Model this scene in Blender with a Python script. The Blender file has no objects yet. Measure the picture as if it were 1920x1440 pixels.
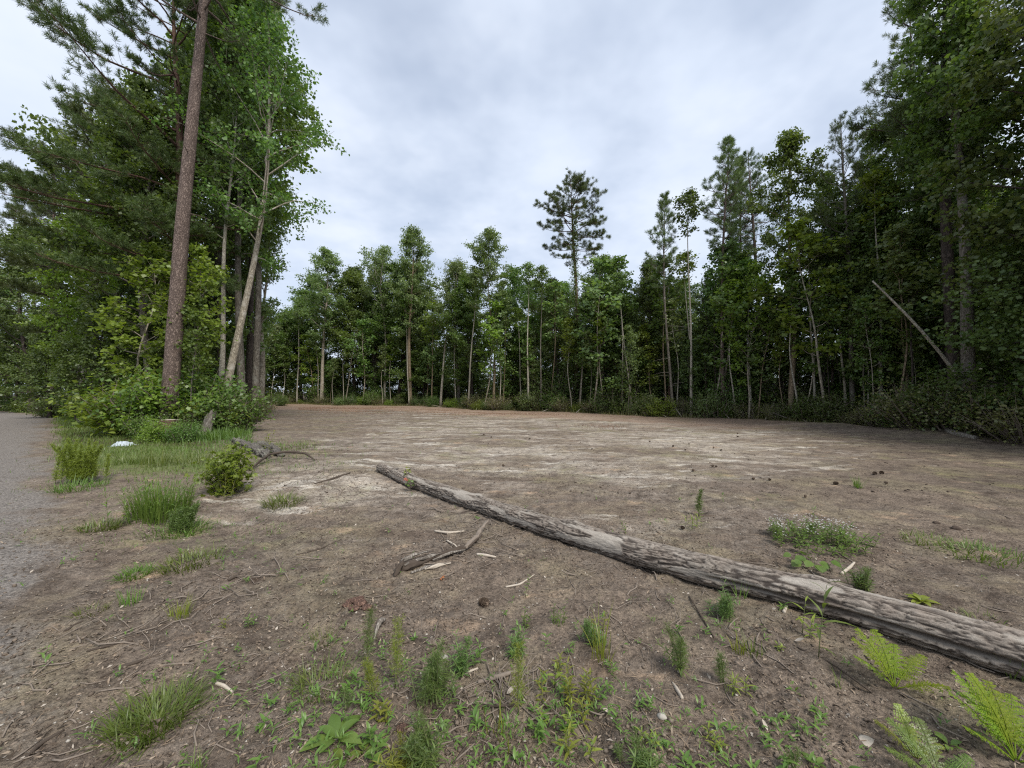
import bpy, math, numpy as np
from mathutils import Vector
PI = math.pi
C = bpy.context.scene.collection
rad = math.radians

# ------------------------------------------------------------------ noise
def _h(ix, iy, iz, seed):
    M = np.uint64(0xFFFFFFFF)
    h = (ix.astype(np.int64).astype(np.uint64) * np.uint64(374761393) + iy.astype(np.int64).astype(np.uint64) * np.uint64(668265263)
         + iz.astype(np.int64).astype(np.uint64) * np.uint64(2147483647) + np.uint64(seed * 974634 + 13)) & M
    h = ((h ^ (h >> np.uint64(13))) * np.uint64(1274126177)) & M
    h = ((h ^ (h >> np.uint64(16))) * np.uint64(2246822519)) & M
    h = h ^ (h >> np.uint64(15))
    return (h & np.uint64(0xFFFFFF)).astype(np.float64) / float(0xFFFFFF)

def vn2(x, y, seed=0):
    x = np.asarray(x, float); y = np.asarray(y, float)
    ix = np.floor(x); iy = np.floor(y); fx = x - ix; fy = y - iy
    fx = fx * fx * (3 - 2 * fx); fy = fy * fy * (3 - 2 * fy); z = np.zeros_like(ix)
    a = _h(ix, iy, z, seed); b = _h(ix + 1, iy, z, seed); c = _h(ix, iy + 1, z, seed); d = _h(ix + 1, iy + 1, z, seed)
    return (a + (b - a) * fx) * (1 - fy) + (c + (d - c) * fx) * fy

def vn3(x, y, zz, seed=0):
    x = np.asarray(x, float); y = np.asarray(y, float); zz = np.asarray(zz, float)
    ix = np.floor(x); iy = np.floor(y); iz = np.floor(zz); fx = x - ix; fy = y - iy; fz = zz - iz
    fx = fx * fx * (3 - 2 * fx); fy = fy * fy * (3 - 2 * fy); fz = fz * fz * (3 - 2 * fz)
    def pl(k):
        a = _h(ix, iy, iz + k, seed); b = _h(ix + 1, iy, iz + k, seed); c = _h(ix, iy + 1, iz + k, seed); d = _h(ix + 1, iy + 1, iz + k, seed)
        return (a + (b - a) * fx) * (1 - fy) + (c + (d - c) * fx) * fy
    p = pl(0); q = pl(1)
    return p + (q - p) * fz

def fbm2(x, y, seed=0, o=4):
    s = 0; a = .5
    for k in range(o):
        s = s + a * vn2(x * 2 ** k + 17.3 * k, y * 2 ** k + 9.1 * k, seed + k); a *= .5
    return s / (1 - .5 ** o)

def sst(a, b, x):
    t = np.clip((np.asarray(x, float) - a) / (b - a), 0, 1)
    return t * t * (3 - 2 * t)

# ------------------------------------------------------------------ camera geometry (photo 1920 x 1440)
F = 723.0; HOR = 735.0; CAMZ = 1.62
PITCH = math.atan((HOR - 720) / F)

def ray(px, py):
    cx, cy = (px - 960) / F, (720 - py) / F
    return Vector((cx, math.cos(PITCH) - cy * math.sin(PITCH), math.sin(PITCH) + cy * math.cos(PITCH)))

def at(px, py):
    """ground point seen at a pixel of the photograph"""
    d = ray(px, py); x = y = 0.0; z = 0.0
    for _ in range(12):
        t = (z - CAMZ) / d.z; x, y = d.x * t, d.y * t
        z = .5 * z + .5 * float(gz(x, y))
    return x, y, float(gz(x, y))

def topz(py, y):
    d = ray(960, py)
    return CAMZ + d.z / d.y * y

# ------------------------------------------------------------------ layout of the place
EDGE_PX = [-200, 475, 620, 775, 900, 1000, 1170, 1300, 1400, 1480, 1640, 1750, 1850, 1920, 2200]
EDGE_Y = [64, 52, 48, 45, 36, 33, 27, 24.6, 22.8, 21.2, 17.8, 15.6, 14.0, 12.8, 9]
def edge_y(px): return float(np.interp(px, EDGE_PX, EDGE_Y))
def X(px, y): return (px - 960) / F * y

def road_x(y): return np.interp(y, [-12, 0, 1.6, 4.7, 7, 12, 17.8, 26, 33, 38, 60], [12, -.9, -2.5, -5.3, -8.5, -14.7, -21.3, -31.3, -44, -58, -120])

def in_road(x, y):
    e = road_x(y)
    n = (vn2(x * .9, y * .9, 5) - .5) * 1.1
    return sst(.9, -1.2, x - e + n * 1.2 + .6 * (vn2(x * 3.1, y * 3.1, 6) - .5)) * sst(-10.5, -9.5, x - e)

def micro(x, y):
    near = np.exp(-(np.hypot(x, y) / 14) ** 2)
    r = in_road(x, y)
    h = .035 * (vn2(x * 1.7, y * 1.7, 11) - .5) + .03 * (vn2(x * 4.1, y * 4.1, 12) - .5)
    h = h + near * (.036 * (vn2(x * 10, y * 10, 13) - .5) + .022 * (vn2(x * 23, y * 23, 14) - .5))
    return h * (1 - .75 * r)

def gz(x, y):
    x = np.asarray(x, float); y = np.asarray(y, float)
    h = .16 * (fbm2(x * .22, y * .22, 3, 2) - .5) * sst(2, 8, np.hypot(x, y)) + micro(x, y)
    def bump(cx, cy, r, a): return a * np.exp(-(((x - cx) ** 2 + (y - cy) ** 2) / r ** 2))
    h = h + bump(-3.2, 7.4, 1.3, .16) + bump(-4.6, 9.3, 1.6, .10) - bump(-3.7, 5.0, .9, .10)
    h = h + bump(16.4, 14.6, 1.6, .30) + bump(14.2, 17.2, 1.5, .22) + bump(18.5, 12.6, 2.0, .25)
    return h

# ------------------------------------------------------------------ mesh building
class MB:
    def __init__(s): s.v = []; s.q = []; s.t = []; s.n = 0
    def add(s, v, q=None, t=None):
        v = np.asarray(v, np.float32).reshape(-1, 3)
        if q is not None and len(q): s.q.append(np.asarray(q, np.int64).reshape(-1, 4) + s.n)
        if t is not None and len(t): s.t.append(np.asarray(t, np.int64).reshape(-1, 3) + s.n)
        s.v.append(v); s.n += len(v)
        return s
    def mesh(s, name, smooth=False):
        me = bpy.data.meshes.new(name)
        v = np.concatenate(s.v) if s.v else np.zeros((0, 3), np.float32)
        q = np.concatenate(s.q) if s.q else np.zeros((0, 4), np.int64)
        t = np.concatenate(s.t) if s.t else np.zeros((0, 3), np.int64)
        me.vertices.add(len(v)); me.vertices.foreach_set('co', v.ravel())
        nl = q.size + t.size
        me.loops.add(nl); me.loops.foreach_set('vertex_index', np.concatenate([q.ravel(), t.ravel()]).astype(np.int32))
        me.polygons.add(len(q) + len(t))
        ls = np.concatenate([np.arange(len(q)) * 4, q.size + np.arange(len(t)) * 3]).astype(np.int32)
        me.polygons.foreach_set('loop_start', ls)
        if smooth: me.polygons.foreach_set('use_smooth', np.ones(len(ls), bool))
        me.update(calc_edges=True)
        return me
    def build(s, name, mat, parent=None, smooth=False):
        me = s.mesh(name, smooth); me.materials.append(mat)
        o = bpy.data.objects.new(name, me); C.objects.link(o)
        if parent: o.parent = parent
        return o

def tag(o, label=None, cat=None, group=None, kind=None):
    if label: o['label'] = label
    if cat: o['category'] = cat
    if group: o['group'] = group
    if kind: o['kind'] = kind
    return o

def thing(name, label, cat, loc=(0, 0, 0), group=None):
    o = bpy.data.objects.new(name, None); C.objects.link(o); o.location = loc
    o.empty_display_size = .1
    return tag(o, label, cat, group)

def dup(root):
    c = root.copy(); C.objects.link(c)
    for k in ('label', 'category', 'group'):
        if k in c: del c[k]
    for ch in list(root.children):
        d = ch.copy(); C.objects.link(d); d.parent = c
    return c

def nrm(a):
    a = np.asarray(a, float)
    return a / np.maximum(np.linalg.norm(a, axis=-1, keepdims=True), 1e-9)

def tube(path, radii, seg=6, cap=True, bark=0, bs=3.0, seed=0, stretch=6.0):
    """a tapered round stem along a path; bark > 0 roughens it (relative to the radius)"""
    P = np.asarray(path, float); r = np.asarray(radii, float); k = len(P)
    T = np.gradient(P, axis=0); T = nrm(T)
    up = np.array([0, 0, 1.0]) if abs(T[:, 2]).mean() < .8 else np.array([1.0, 0, 0])
    S = nrm(np.cross(T, up)); N = np.cross(S, T)
    th = np.arange(seg) * 2 * PI / seg
    ct, sn = np.cos(th), np.sin(th)
    rr = np.repeat(r[:, None], seg, 1)
    if bark:
        L = np.concatenate([[0], np.cumsum(np.linalg.norm(np.diff(P, axis=0), axis=1))])
        nz = vn3(ct[None] * bs + 0 * L[:, None], sn[None] * bs + 0 * L[:, None], L[:, None] * stretch + 0 * ct[None], seed)
        nz2 = vn3(ct[None] * bs * .5 + 0 * L[:, None], sn[None] * bs * .5 + 0 * L[:, None], L[:, None] * stretch * .35 + 0 * ct[None], seed + 3)
        rr = rr * (1 + bark * (nz - .5) * 1.4 + bark * (nz2 - .5))
    V = P[:, None] + rr[..., None] * (S[:, None] * ct[None, :, None] + N[:, None] * sn[None, :, None])
    i = np.arange(k - 1)[:, None] * seg; j = np.arange(seg)[None]; jn = (j + 1) % seg
    q = np.stack([i + j, i + jn, i + seg + jn, i + seg + j], -1).reshape(-1, 4)
    V = V.reshape(-1, 3); t = None
    if cap:
        V = np.concatenate([V, P[:1], P[-1:]])
        a = np.arange(seg); b = (a + 1) % seg; m = k * seg; e = (k - 1) * seg
        t = np.concatenate([np.stack([b, a, np.full(seg, m)], -1), np.stack([e + a, e + b, np.full(seg, m + 1)], -1)])
    return V, q, t

def kites(P, a, n, L, W, fold=.12, mid=.45, droop=.1):
    """one folded leaf-shaped face for each row"""
    P = np.asarray(P, float); L = np.asarray(L, float).reshape(-1, 1); W = np.asarray(W, float).reshape(-1, 1)
    a = nrm(a); s = nrm(np.cross(n, a)); n = np.cross(a, s)
    v = np.stack([P, P + a * L * mid + s * W / 2 + n * fold * W, P + a * L - n * droop * L, P + a * L * mid - s * W / 2 + n * fold * W], 1)
    return v.reshape(-1, 3), np.arange(len(P) * 4).reshape(-1, 4)

def leaves3(P, a, n, L, W, seg=4, droop=.35, fold=.25, peak=.45):
    """leaves seen from close by: curved blades with a midrib fold"""
    P = np.asarray(P, float); m = len(P)
    L = np.broadcast_to(np.asarray(L, float), (m,)); W = np.broadcast_to(np.asarray(W, float), (m,))
    a = nrm(a); s = nrm(np.cross(n, a)); n = np.cross(a, s)
    t = np.linspace(0, 1, seg + 1)
    w = np.sin(PI * np.clip(t, 0, 1) ** (math.log(.5) / math.log(peak))) ** .8; w[0] = .08; w[-1] = .02
    c = P[:, None] + a[:, None] * (L[:, None] * (t - .12 * droop * t ** 3))[..., None] - n[:, None] * (L[:, None] * droop * t ** 2)[..., None]
    hw = (W[:, None] / 2 * w)[..., None]
    l = c + s[:, None] * hw + n[:, None] * hw * fold; r = c - s[:, None] * hw + n[:, None] * hw * fold
    V = np.stack([l, c, r], 2).reshape(-1, 3)
    b = (np.arange(m)[:, None] * (seg + 1) + np.arange(seg)[None]) * 3
    q = np.concatenate([np.stack([b, b + 1, b + 4, b + 3], -1).reshape(-1, 4), np.stack([b + 1, b + 2, b + 5, b + 4], -1).reshape(-1, 4)])
    return V, q

def blades(P, az, L, W, lean, droop, seg=3):
    """grass blades: az heading, lean 0..1 sideways reach, droop at the tip"""
    P = np.asarray(P, float); m = len(P); t = np.linspace(0, 1, seg + 1)
    L, W, lean, droop = [np.broadcast_to(np.asarray(v, float), (m,)) for v in (L, W, lean, droop)]
    d = np.stack([np.cos(az), np.sin(az), 0 * az], -1); s = np.stack([-np.sin(az), np.cos(az), 0 * az], -1)
    hx = L[:, None] * lean[:, None] * (t * .6 + .4 * t ** 2); hz = L[:, None] * (np.sqrt(np.clip(1 - lean ** 2, .02, 1))[:, None] * t - droop[:, None] * t ** 2.2)
    c = P[:, None] + d[:, None] * hx[..., None] + np.array([0, 0, 1.0]) * hz[..., None]
    w = (1 - t ** 1.5) * .96 + .04
    hw = (W[:, None] / 2 * w)[..., None]
    V = np.stack([c + s[:, None] * hw, c - s[:, None] * hw], 2).reshape(-1, 3)
    b = (np.arange(m)[:, None] * (seg + 1) + np.arange(seg)[None]) * 2
    return V, np.stack([b, b + 1, b + 3, b + 2], -1).reshape(-1, 4)

def rsph(rng, n): return nrm(rng.normal(size=(n, 3)))

# ------------------------------------------------------------------ materials
def newmat(name):
    m = bpy.data.materials.new(name); m.use_nodes = True
    nt = m.node_tree; b = nt.nodes['Principled BSDF']
    return m, nt, b

def N(nt, typ, **kw):
    n = nt.nodes.new(typ)
    for k, v in kw.items():
        if k.startswith('i_'): n.inputs[k[2:].replace('_', ' ')].default_value = v
        else: setattr(n, k, v)
    return n

def ramp(nt, fac, stops):
    r = nt.nodes.new('ShaderNodeValToRGB'); e = r.color_ramp.elements
    while len(e) < len(stops): e.new(.5)
    for k, (p, c) in enumerate(stops):
        e[k].position = p; e[k].color = (*c, 1) if len(c) == 3 else c
    nt.links.new(fac, r.inputs[0]); return r.outputs[0]

def mixc(nt, fac, a, b, mode='MIX'):
    m = nt.nodes.new('ShaderNodeMix'); m.data_type = 'RGBA'; m.blend_type = mode
    for v, s in ((fac, m.inputs[0]), (a, m.inputs[6]), (b, m.inputs[7])):
        if isinstance(v, bpy.types.NodeSocket): nt.links.new(v, s)
        elif isinstance(v, (tuple, list)): s.default_value = (*v, 1)
        else: s.default_value = v
    return m.outputs[2]

def math_(nt, op, a, b=None, c=None, clamp=False):
    m = nt.nodes.new('ShaderNodeMath'); m.operation = op; m.use_clamp = clamp
    for k, v in enumerate((a, b, c)):
        if v is None: continue
        if isinstance(v, bpy.types.NodeSocket): nt.links.new(v, m.inputs[k])
        else: m.inputs[k].default_value = v
    return m.outputs[0]

def noise(nt, vec, scale, detail=4, rough=.55):
    n = N(nt, 'ShaderNodeTexNoise'); n.inputs['Scale'].default_value = scale; n.inputs['Detail'].default_value = detail; n.inputs['Roughness'].default_value = rough
    if vec is not None: nt.links.new(vec, n.inputs['Vector'])
    return n.outputs['Fac']

def stretch(nt, vec, s):
    m = N(nt, 'ShaderNodeMapping'); m.inputs['Scale'].default_value = s; nt.links.new(vec, m.inputs['Vector']); return m.outputs[0]

def leaf_mat(name, c1, c2, trans=.35, rough=.43, tcol=None, vary=.35, spec=.5):
    """c1..c2 from leaf to leaf, whole plants vary a little too; light passes through"""
    m, nt, b = newmat(name)
    g = N(nt, 'ShaderNodeNewGeometry'); oi = N(nt, 'ShaderNodeObjectInfo')
    col = mixc(nt, g.outputs['Random Per Island'], c1, c2)
    hs = N(nt, 'ShaderNodeHueSaturation')
    nt.links.new(col, hs.inputs['Color'])
    v = math_(nt, 'MULTIPLY_ADD', oi.outputs['Random'], vary, 1 - vary / 2); nt.links.new(v, hs.inputs['Value'])
    h = math_(nt, 'MULTIPLY_ADD', oi.outputs['Random'], .040, .462); nt.links.new(h, hs.inputs['Hue'])
    nt.links.new(hs.outputs[0], b.inputs['Base Color']); b.inputs['Roughness'].default_value = rough
    b.inputs['Specular IOR Level'].default_value = spec
    tr = N(nt, 'ShaderNodeBsdfTranslucent')
    tc = mixc(nt, 1.0, hs.outputs[0], tcol or (1.25, 1.3, .6), 'MULTIPLY'); nt.links.new(tc, tr.inputs['Color'])
    ms = N(nt, 'ShaderNodeMixShader'); ms.inputs[0].default_value = trans
    nt.links.new(b.outputs[0], ms.inputs[1]); nt.links.new(tr.outputs[0], ms.inputs[2])
    nt.links.new(ms.outputs[0], nt.nodes['Material Output'].inputs['Surface'])
    return m

def bark_mat(name, c1, c2, scale=6, s=(1, 1, .22), lichen=None, bump=.6, dist=.02):
    m, nt, b = newmat(name)
    tc = N(nt, 'ShaderNodeTexCoord').outputs['Object']
    n1 = noise(nt, stretch(nt, tc, s), scale, 6, .65)
    vo = N(nt, 'ShaderNodeTexVoronoi'); vo.feature = 'DISTANCE_TO_EDGE'; vo.inputs['Scale'].default_value = scale * 1.6
    wv = N(nt, 'ShaderNodeVectorMath'); wv.operation = 'ADD'
    nn = N(nt, 'ShaderNodeTexNoise'); nn.inputs['Scale'].default_value = scale
    nt.links.new(stretch(nt, tc, s), nn.inputs['Vector'])
    sc = N(nt, 'ShaderNodeVectorMath'); sc.operation = 'SCALE'; sc.inputs[3].default_value = .25
    nt.links.new(nn.outputs['Color'], sc.inputs[0]); nt.links.new(stretch(nt, tc, s), wv.inputs[0]); nt.links.new(sc.outputs[0], wv.inputs[1])
    nt.links.new(wv.outputs[0], vo.inputs['Vector'])
    crack = math_(nt, 'MULTIPLY', vo.outputs['Distance'], 5, clamp=True)
    f = math_(nt, 'MULTIPLY', crack, n1)
    col = ramp(nt, f, [(.08, tuple(x * .55 for x in c2)), (.3, c2), (.62, c1)])
    n2 = noise(nt, tc, 1.7, 3)
    col = mixc(nt, math_(nt, 'MULTIPLY', n2, .5), col, tuple(x * .75 for x in c1))
    if lichen:
        n3 = noise(nt, tc, 3.1, 5)
        col = mixc(nt, math_(nt, 'MULTIPLY_ADD', n3, 5, -2.7, clamp=True), col, lichen)
    nt.links.new(col, b.inputs['Base Color']); b.inputs['Roughness'].default_value = .9; b.inputs['Specular IOR Level'].default_value = .15
    bp = N(nt, 'ShaderNodeBump'); bp.inputs['Strength'].default_value = bump; bp.inputs['Distance'].default_value = dist
    nt.links.new(f, bp.inputs['Height']); nt.links.new(bp.outputs[0], b.inputs['Normal'])
    return m

def plain_mat(name, c1, c2, scale=20, rough=.9, spec=.15, island=False, bump=.3):
    m, nt, b = newmat(name)
    tc = N(nt, 'ShaderNodeTexCoord').outputs['Object']
    f = N(nt, 'ShaderNodeNewGeometry').outputs['Random Per Island'] if island else noise(nt, tc, scale, 5)
    nt.links.new(mixc(nt, f, c1, c2), b.inputs['Base Color']); b.inputs['Roughness'].default_value = rough; b.inputs['Specular IOR Level'].default_value = spec
    if bump:
        bp = N(nt, 'ShaderNodeBump'); bp.inputs['Strength'].default_value = bump; bp.inputs['Distance'].default_value = .01
        nt.links.new(noise(nt, tc, scale * 2, 5), bp.inputs['Height']); nt.links.new(bp.outputs[0], b.inputs['Normal'])
    return m

M = {}
M['leaf'] = leaf_mat('leaf_green', (0.073, 0.147, 0.033), (0.147, 0.242, 0.057), trans=.42)
M['leaf_bright'] = leaf_mat('leaf_bright_green', (.120, .210, .028), (.205, .300, .050), trans=.45)
M['leaf_soft'] = leaf_mat('leaf_soft_green', (0.106, 0.177, 0.061), (0.189, 0.271, 0.092), trans=.42)
M['leaf_dark'] = leaf_mat('leaf_dark_green', (0.067, 0.118, 0.031), (0.125, 0.189, 0.051), trans=.38)
M['leaf_brownish'] = leaf_mat('leaf_brownish_green', (0.109, 0.123, 0.044), (0.186, 0.195, 0.064), trans=.3)
M['needle'] = leaf_mat('pine_needle_green', (0.057, 0.106, 0.033), (0.124, 0.177, 0.057), trans=.3)
M['needle_soft'] = leaf_mat('pine_needle_soft', (0.088, 0.132, 0.052), (0.153, 0.203, 0.078), trans=.32)
M['weed'] = leaf_mat('weed_green', (.085, .165, .030), (.15, .24, .05), trans=.38)
M['weed_yellow'] = leaf_mat('weed_yellow_green', (.16, .22, .028), (.25, .31, .05), trans=.38)
M['fennel'] = leaf_mat('feathery_green', (.085, .165, .045), (.15, .23, .06), trans=.35)
M['fern'] = leaf_mat('fern_green', (.115, .215, .018), (.215, .325, .028), trans=.4, spec=.2, rough=.6)
M['grass'] = leaf_mat('grass_green', (.080, .135, .026), (.16, .215, .05), trans=.32)
M['dry_grass'] = leaf_mat('dry_red_grass', (.22, .135, .065), (.29, .20, .11), trans=.25)
M['autumn'] = leaf_mat('orange_leaf', (.40, .15, .05), (.5, .25, .1), trans=.3)
M['flower'] = plain_mat('flower_white', (.55, .52, .50), (.7, .68, .66), bump=0)
M['bark_pine'] = bark_mat('bark_pine', (.29, .22, .18), (.082, .058, .048), 12, (1, 1, .42), bump=.9)
M['bark_pine_red'] = bark_mat('bark_pine_red', (.22, .135, .098), (.10, .06, .046), 15, (1, 1, .4))
M['bark_grey'] = bark_mat('bark_grey', (.23, .205, .165), (.12, .10, .08), 9, (1, 1, .3), lichen=(.28, .27, .23))
M['bark_pale'] = bark_mat('bark_pale', (.42, .37, .29), (.25, .21, .155), 7, (1, 1, .5), lichen=(.46, .43, .37), bump=.3)
M['bark_white'] = bark_mat('bark_white', (.50, .46, .38), (.31, .275, .215), 7, (1, 1, .7), bump=.2)
M['bark_tan'] = bark_mat('bark_tan', (.34, .265, .175), (.18, .135, .088), 8, (1, 1, .3))
M['bark_dark'] = bark_mat('bark_dark', (.115, .09, .075), (.05, .04, .034), 8, (1, 1, .3))
M['dead'] = bark_mat('dead_wood', (.36, .325, .28), (.16, .135, .11), 14, (1, 1, .12), bump=.4)
M['old_bark'] = bark_mat('old_bark', (.34, .31, .27), (.075, .062, .052), 22, (1, 1, .8), lichen=(.36, .35, .27), bump=.8)
M['stick'] = plain_mat('stick_brown', (.13, .10, .078), (.28, .235, .19), 25)
M['stick_dark'] = plain_mat('stick_dark', (.05, .038, .03), (.10, .078, .06), 25)
M['stick_pale'] = plain_mat('stick_pale', (.36, .30, .235), (.52, .46, .38), 25)
M['stem'] = plain_mat('plant_stem', (.10, .13, .05), (.17, .17, .08), 15, .6, .3, bump=0)

# ------------------------------------------------------------------ trees
def wob_path(rng, H, k, wob, lean=(0, 0)):
    t = np.linspace(0, 1, k)
    x = np.zeros(k); y = np.zeros(k)
    for f in (1, 2, 3.3):
        x += rng.normal() * np.sin(f * PI * t + rng.uniform(0, 6)) / f; y += rng.normal() * np.sin(f * PI * t + rng.uniform(0, 6)) / f
    x -= x[0]; y -= y[0]
    return np.stack([x * wob * H * .3 + lean[0] * H * t, y * wob * H * .3 + lean[1] * H * t, t * H], -1)

def interp_path(P, t):
    k = len(P) - 1; f = np.clip(t, 0, 1) * k; i = min(int(f), k - 1)
    return P[i] + (P[i + 1] - P[i]) * (f - i)

def deciduous(seed, H, h0, R, tr, nl, nleaf, leaf=.13, up=(20, 62), peak=.35, wob=.05, clump=.16, bare=.3, trunk_leaf=0, power=.8, segs=8):
    rng = np.random.default_rng(seed)
    W = MB(); LF = MB()
    P = wob_path(rng, H, 18, wob)
    tt = np.linspace(0, 1, 18)
    rr = tr * np.clip(1 - tt, .02, 1) ** power * (1 + .45 * np.exp(-tt * H / .3))
    W.add(*tube(P, rr, segs, bark=.10, seed=seed))
    tw = []
    for i in range(nl):
        u = ((i + rng.uniform(0, 1)) / nl) ** .85
        t = h0 + (1 - h0) * u * .985
        b = interp_path(P, t)
        prof = (.35 + .65 * math.sin(PI * min(1, u / (2 * peak)) / 1) if u < peak else math.cos((u - peak) / (1 - peak) * PI / 2) ** .7 * .92 + .08)
        ln = max(.35, R * prof * rng.uniform(.65, 1.2))
        az = i * 2.39996 + rng.uniform(-.5, .5); el = rad(up[0] + (up[1] - up[0]) * u + rng.uniform(-14, 14))
        d = np.array([math.cos(az) * math.cos(el), math.sin(az) * math.cos(el), math.sin(el)])
        pts = [b]
        for k in range(5):
            d = nrm(d + rng.normal(size=3) * .13 + np.array([0, 0, .05])); pts.append(pts[-1] + d * ln / 5)
        pts = np.array(pts)
        lr = min(.42 * tr * max(1 - t, .03) ** power + .004, .018 * ln + .006)
        W.add(*tube(pts, np.linspace(lr, .004, 6), 5, cap=False))
        for k in range(rng.integers(6, 10)):
            s = rng.uniform(bare, 1.0) ** .8; p = interp_path(pts, s)
            dd = nrm(d * .8 + rng.normal(size=3) * .75 + np.array([0, 0, .12])); l2 = ln * rng.uniform(.16, .38) + .12
            e = p + dd * l2 + np.array([0, 0, -.04 * l2]); mpt = (p + e) / 2 + rng.normal(size=3) * .05 * l2
            if l2 > .3: W.add(*tube(np.array([p, mpt, e]), [.006, .004, .002], 3, cap=False))
            tw.append((p, e, l2))
    if trunk_leaf:
        for k in range(trunk_leaf):
            t = rng.uniform(.06, h0 + .2); p = interp_path(P, t); dd = nrm(np.append(rng.normal(size=2), .3)); tw.append((p, p + dd * rng.uniform(.3, .8), .6))
    p0 = np.array([a for a, _, _ in tw]); p1 = np.array([b for _, b, _ in tw]); w = np.array([l for _, _, l in tw]) + .12
    idx = rng.choice(len(tw), nleaf, p=w / w.sum())
    f = rng.uniform(.1, 1.1, nleaf)[:, None]
    pos = p0[idx] * (1 - f) + p1[idx] * f + rng.normal(size=(nleaf, 3)) * clump * np.array([1, 1, .62])
    cen = interp_path(P, .5)
    out = pos - np.array([cen[0], cen[1], 0]); out[:, 2] = 0
    a = nrm(nrm(out) * .5 + rng.normal(size=(nleaf, 3)) * .7 + np.array([0, 0, -.35]))
    n = nrm(rng.normal(size=(nleaf, 3)) * .75 + np.array([0, 0, .8]) + nrm(out) * .35)
    L = leaf * rng.uniform(.65, 1.25, nleaf)
    LF.add(*kites(pos - a * L[:, None] * .4, a, n, L, L * rng.uniform(.7, 1.0, nleaf)))
    return W, LF

def pine(seed, H, h0, R, tr, nwh, per, tufts=9, needle=.2, nn=24, el0=0, el1=48, peak=.25, wob=.03, bough=1.0, stubs=8, azb=None, nw=.012, segs=10, bark=.06):
    rng = np.random.default_rng(seed)
    W = MB(); LF = MB()
    P = wob_path(rng, H, 20, wob); tt = np.linspace(0, 1, 20)
    rr = tr * np.clip(1 - tt, .03, 1) ** .6 * (1 + .35 * np.exp(-tt * H / .4))
    W.add(*tube(P, rr, segs, bark=bark, seed=seed, bs=4))
    tp = []; td = []
    for i in range(nwh):
        for j in range(per):
            u = (i + rng.uniform(0, .8)) / nwh; t = h0 + (1 - h0) * u * .985
            b = interp_path(P, t)
            prof = .55 + .45 * u / peak if u < peak else math.cos((u - peak) / (1 - peak) * PI / 2) ** .75 * .93 + .07
            ln = max(.3, R * prof * rng.uniform(.6, 1.18)); az = i * 1.1 + j * 2 * PI / per + rng.uniform(-.5, .5)
            if azb is not None and math.cos(az - azb) < -.2 and u < .7: ln *= .6
            el = rad(el0 + (el1 - el0) * u + rng.uniform(-10, 10)); d = np.array([math.cos(az) * math.cos(el), math.sin(az) * math.cos(el), math.sin(el)])
            pts = [b]
            for k in range(6):
                d = nrm(d + rng.normal(size=3) * .10 + np.array([0, 0, .07 * bough * (k - 1.2)])); pts.append(pts[-1] + d * ln / 6)
            pts = np.array(pts)
            W.add(*tube(pts, np.linspace(min(.35 * tr, .013 * ln + .006), .006, 7), 5, cap=False))
            nt_ = max(4, int(tufts * (ln / R) ** .8))
            for k in range(nt_):
                s = rng.uniform(.18, 1) ** .75; p = interp_path(pts, s)
                side = nrm(np.cross(d, [0, 0, 1])) * rng.choice([-1, 1])
                dd = nrm(d * .7 + side * rng.uniform(.2, 1.0) + np.array([0, 0, rng.uniform(-.1, .55)])); l2 = rng.uniform(.12, .32) * ln * (1.1 - .55 * s) + .08
                e = p + dd * l2
                if l2 > .2: W.add(*tube(np.array([p, e]), [.007, .004], 3, cap=False))
                tp.append(e); td.append(nrm(dd + np.array([0, 0, .35])))
                if l2 > .5:
                    for g in (.45, .72):
                        sd = nrm(dd + rng.normal(size=3) * .7 + np.array([0, 0, .2])); q = p + dd * l2 * g; tp.append(q + sd * .16); td.append(sd)
            tp.append(pts[-1]); td.append(nrm(d + np.array([0, 0, .3])))
    for k in range(stubs):
        t = rng.uniform(h0 * .25, h0); b = interp_path(P, t); az = rng.uniform(0, 2 * PI); l = rng.uniform(.3, 1.3)
        d = np.array([math.cos(az), math.sin(az), rng.uniform(-.2, .25)])
        W.add(*tube(np.array([b, b + d * l * .5, b + d * l + np.array([0, 0, -.08])]), [.018, .012, .004], 4, cap=False))
    tp = np.array(tp); td = np.array(td); m = len(tp)
    idx = np.repeat(np.arange(m), nn); k = len(idx)
    pos = tp[idx] - td[idx] * rng.uniform(0, .16, k)[:, None]
    a = nrm(td[idx] * .95 + rsph(rng, k) * .95)
    L = needle * rng.uniform(.75, 1.2, k)
    LF.add(*kites(pos, a, rsph(rng, k), L, np.full(k, nw), fold=0, mid=.5, droop=.06))
    return W, LF

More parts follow.
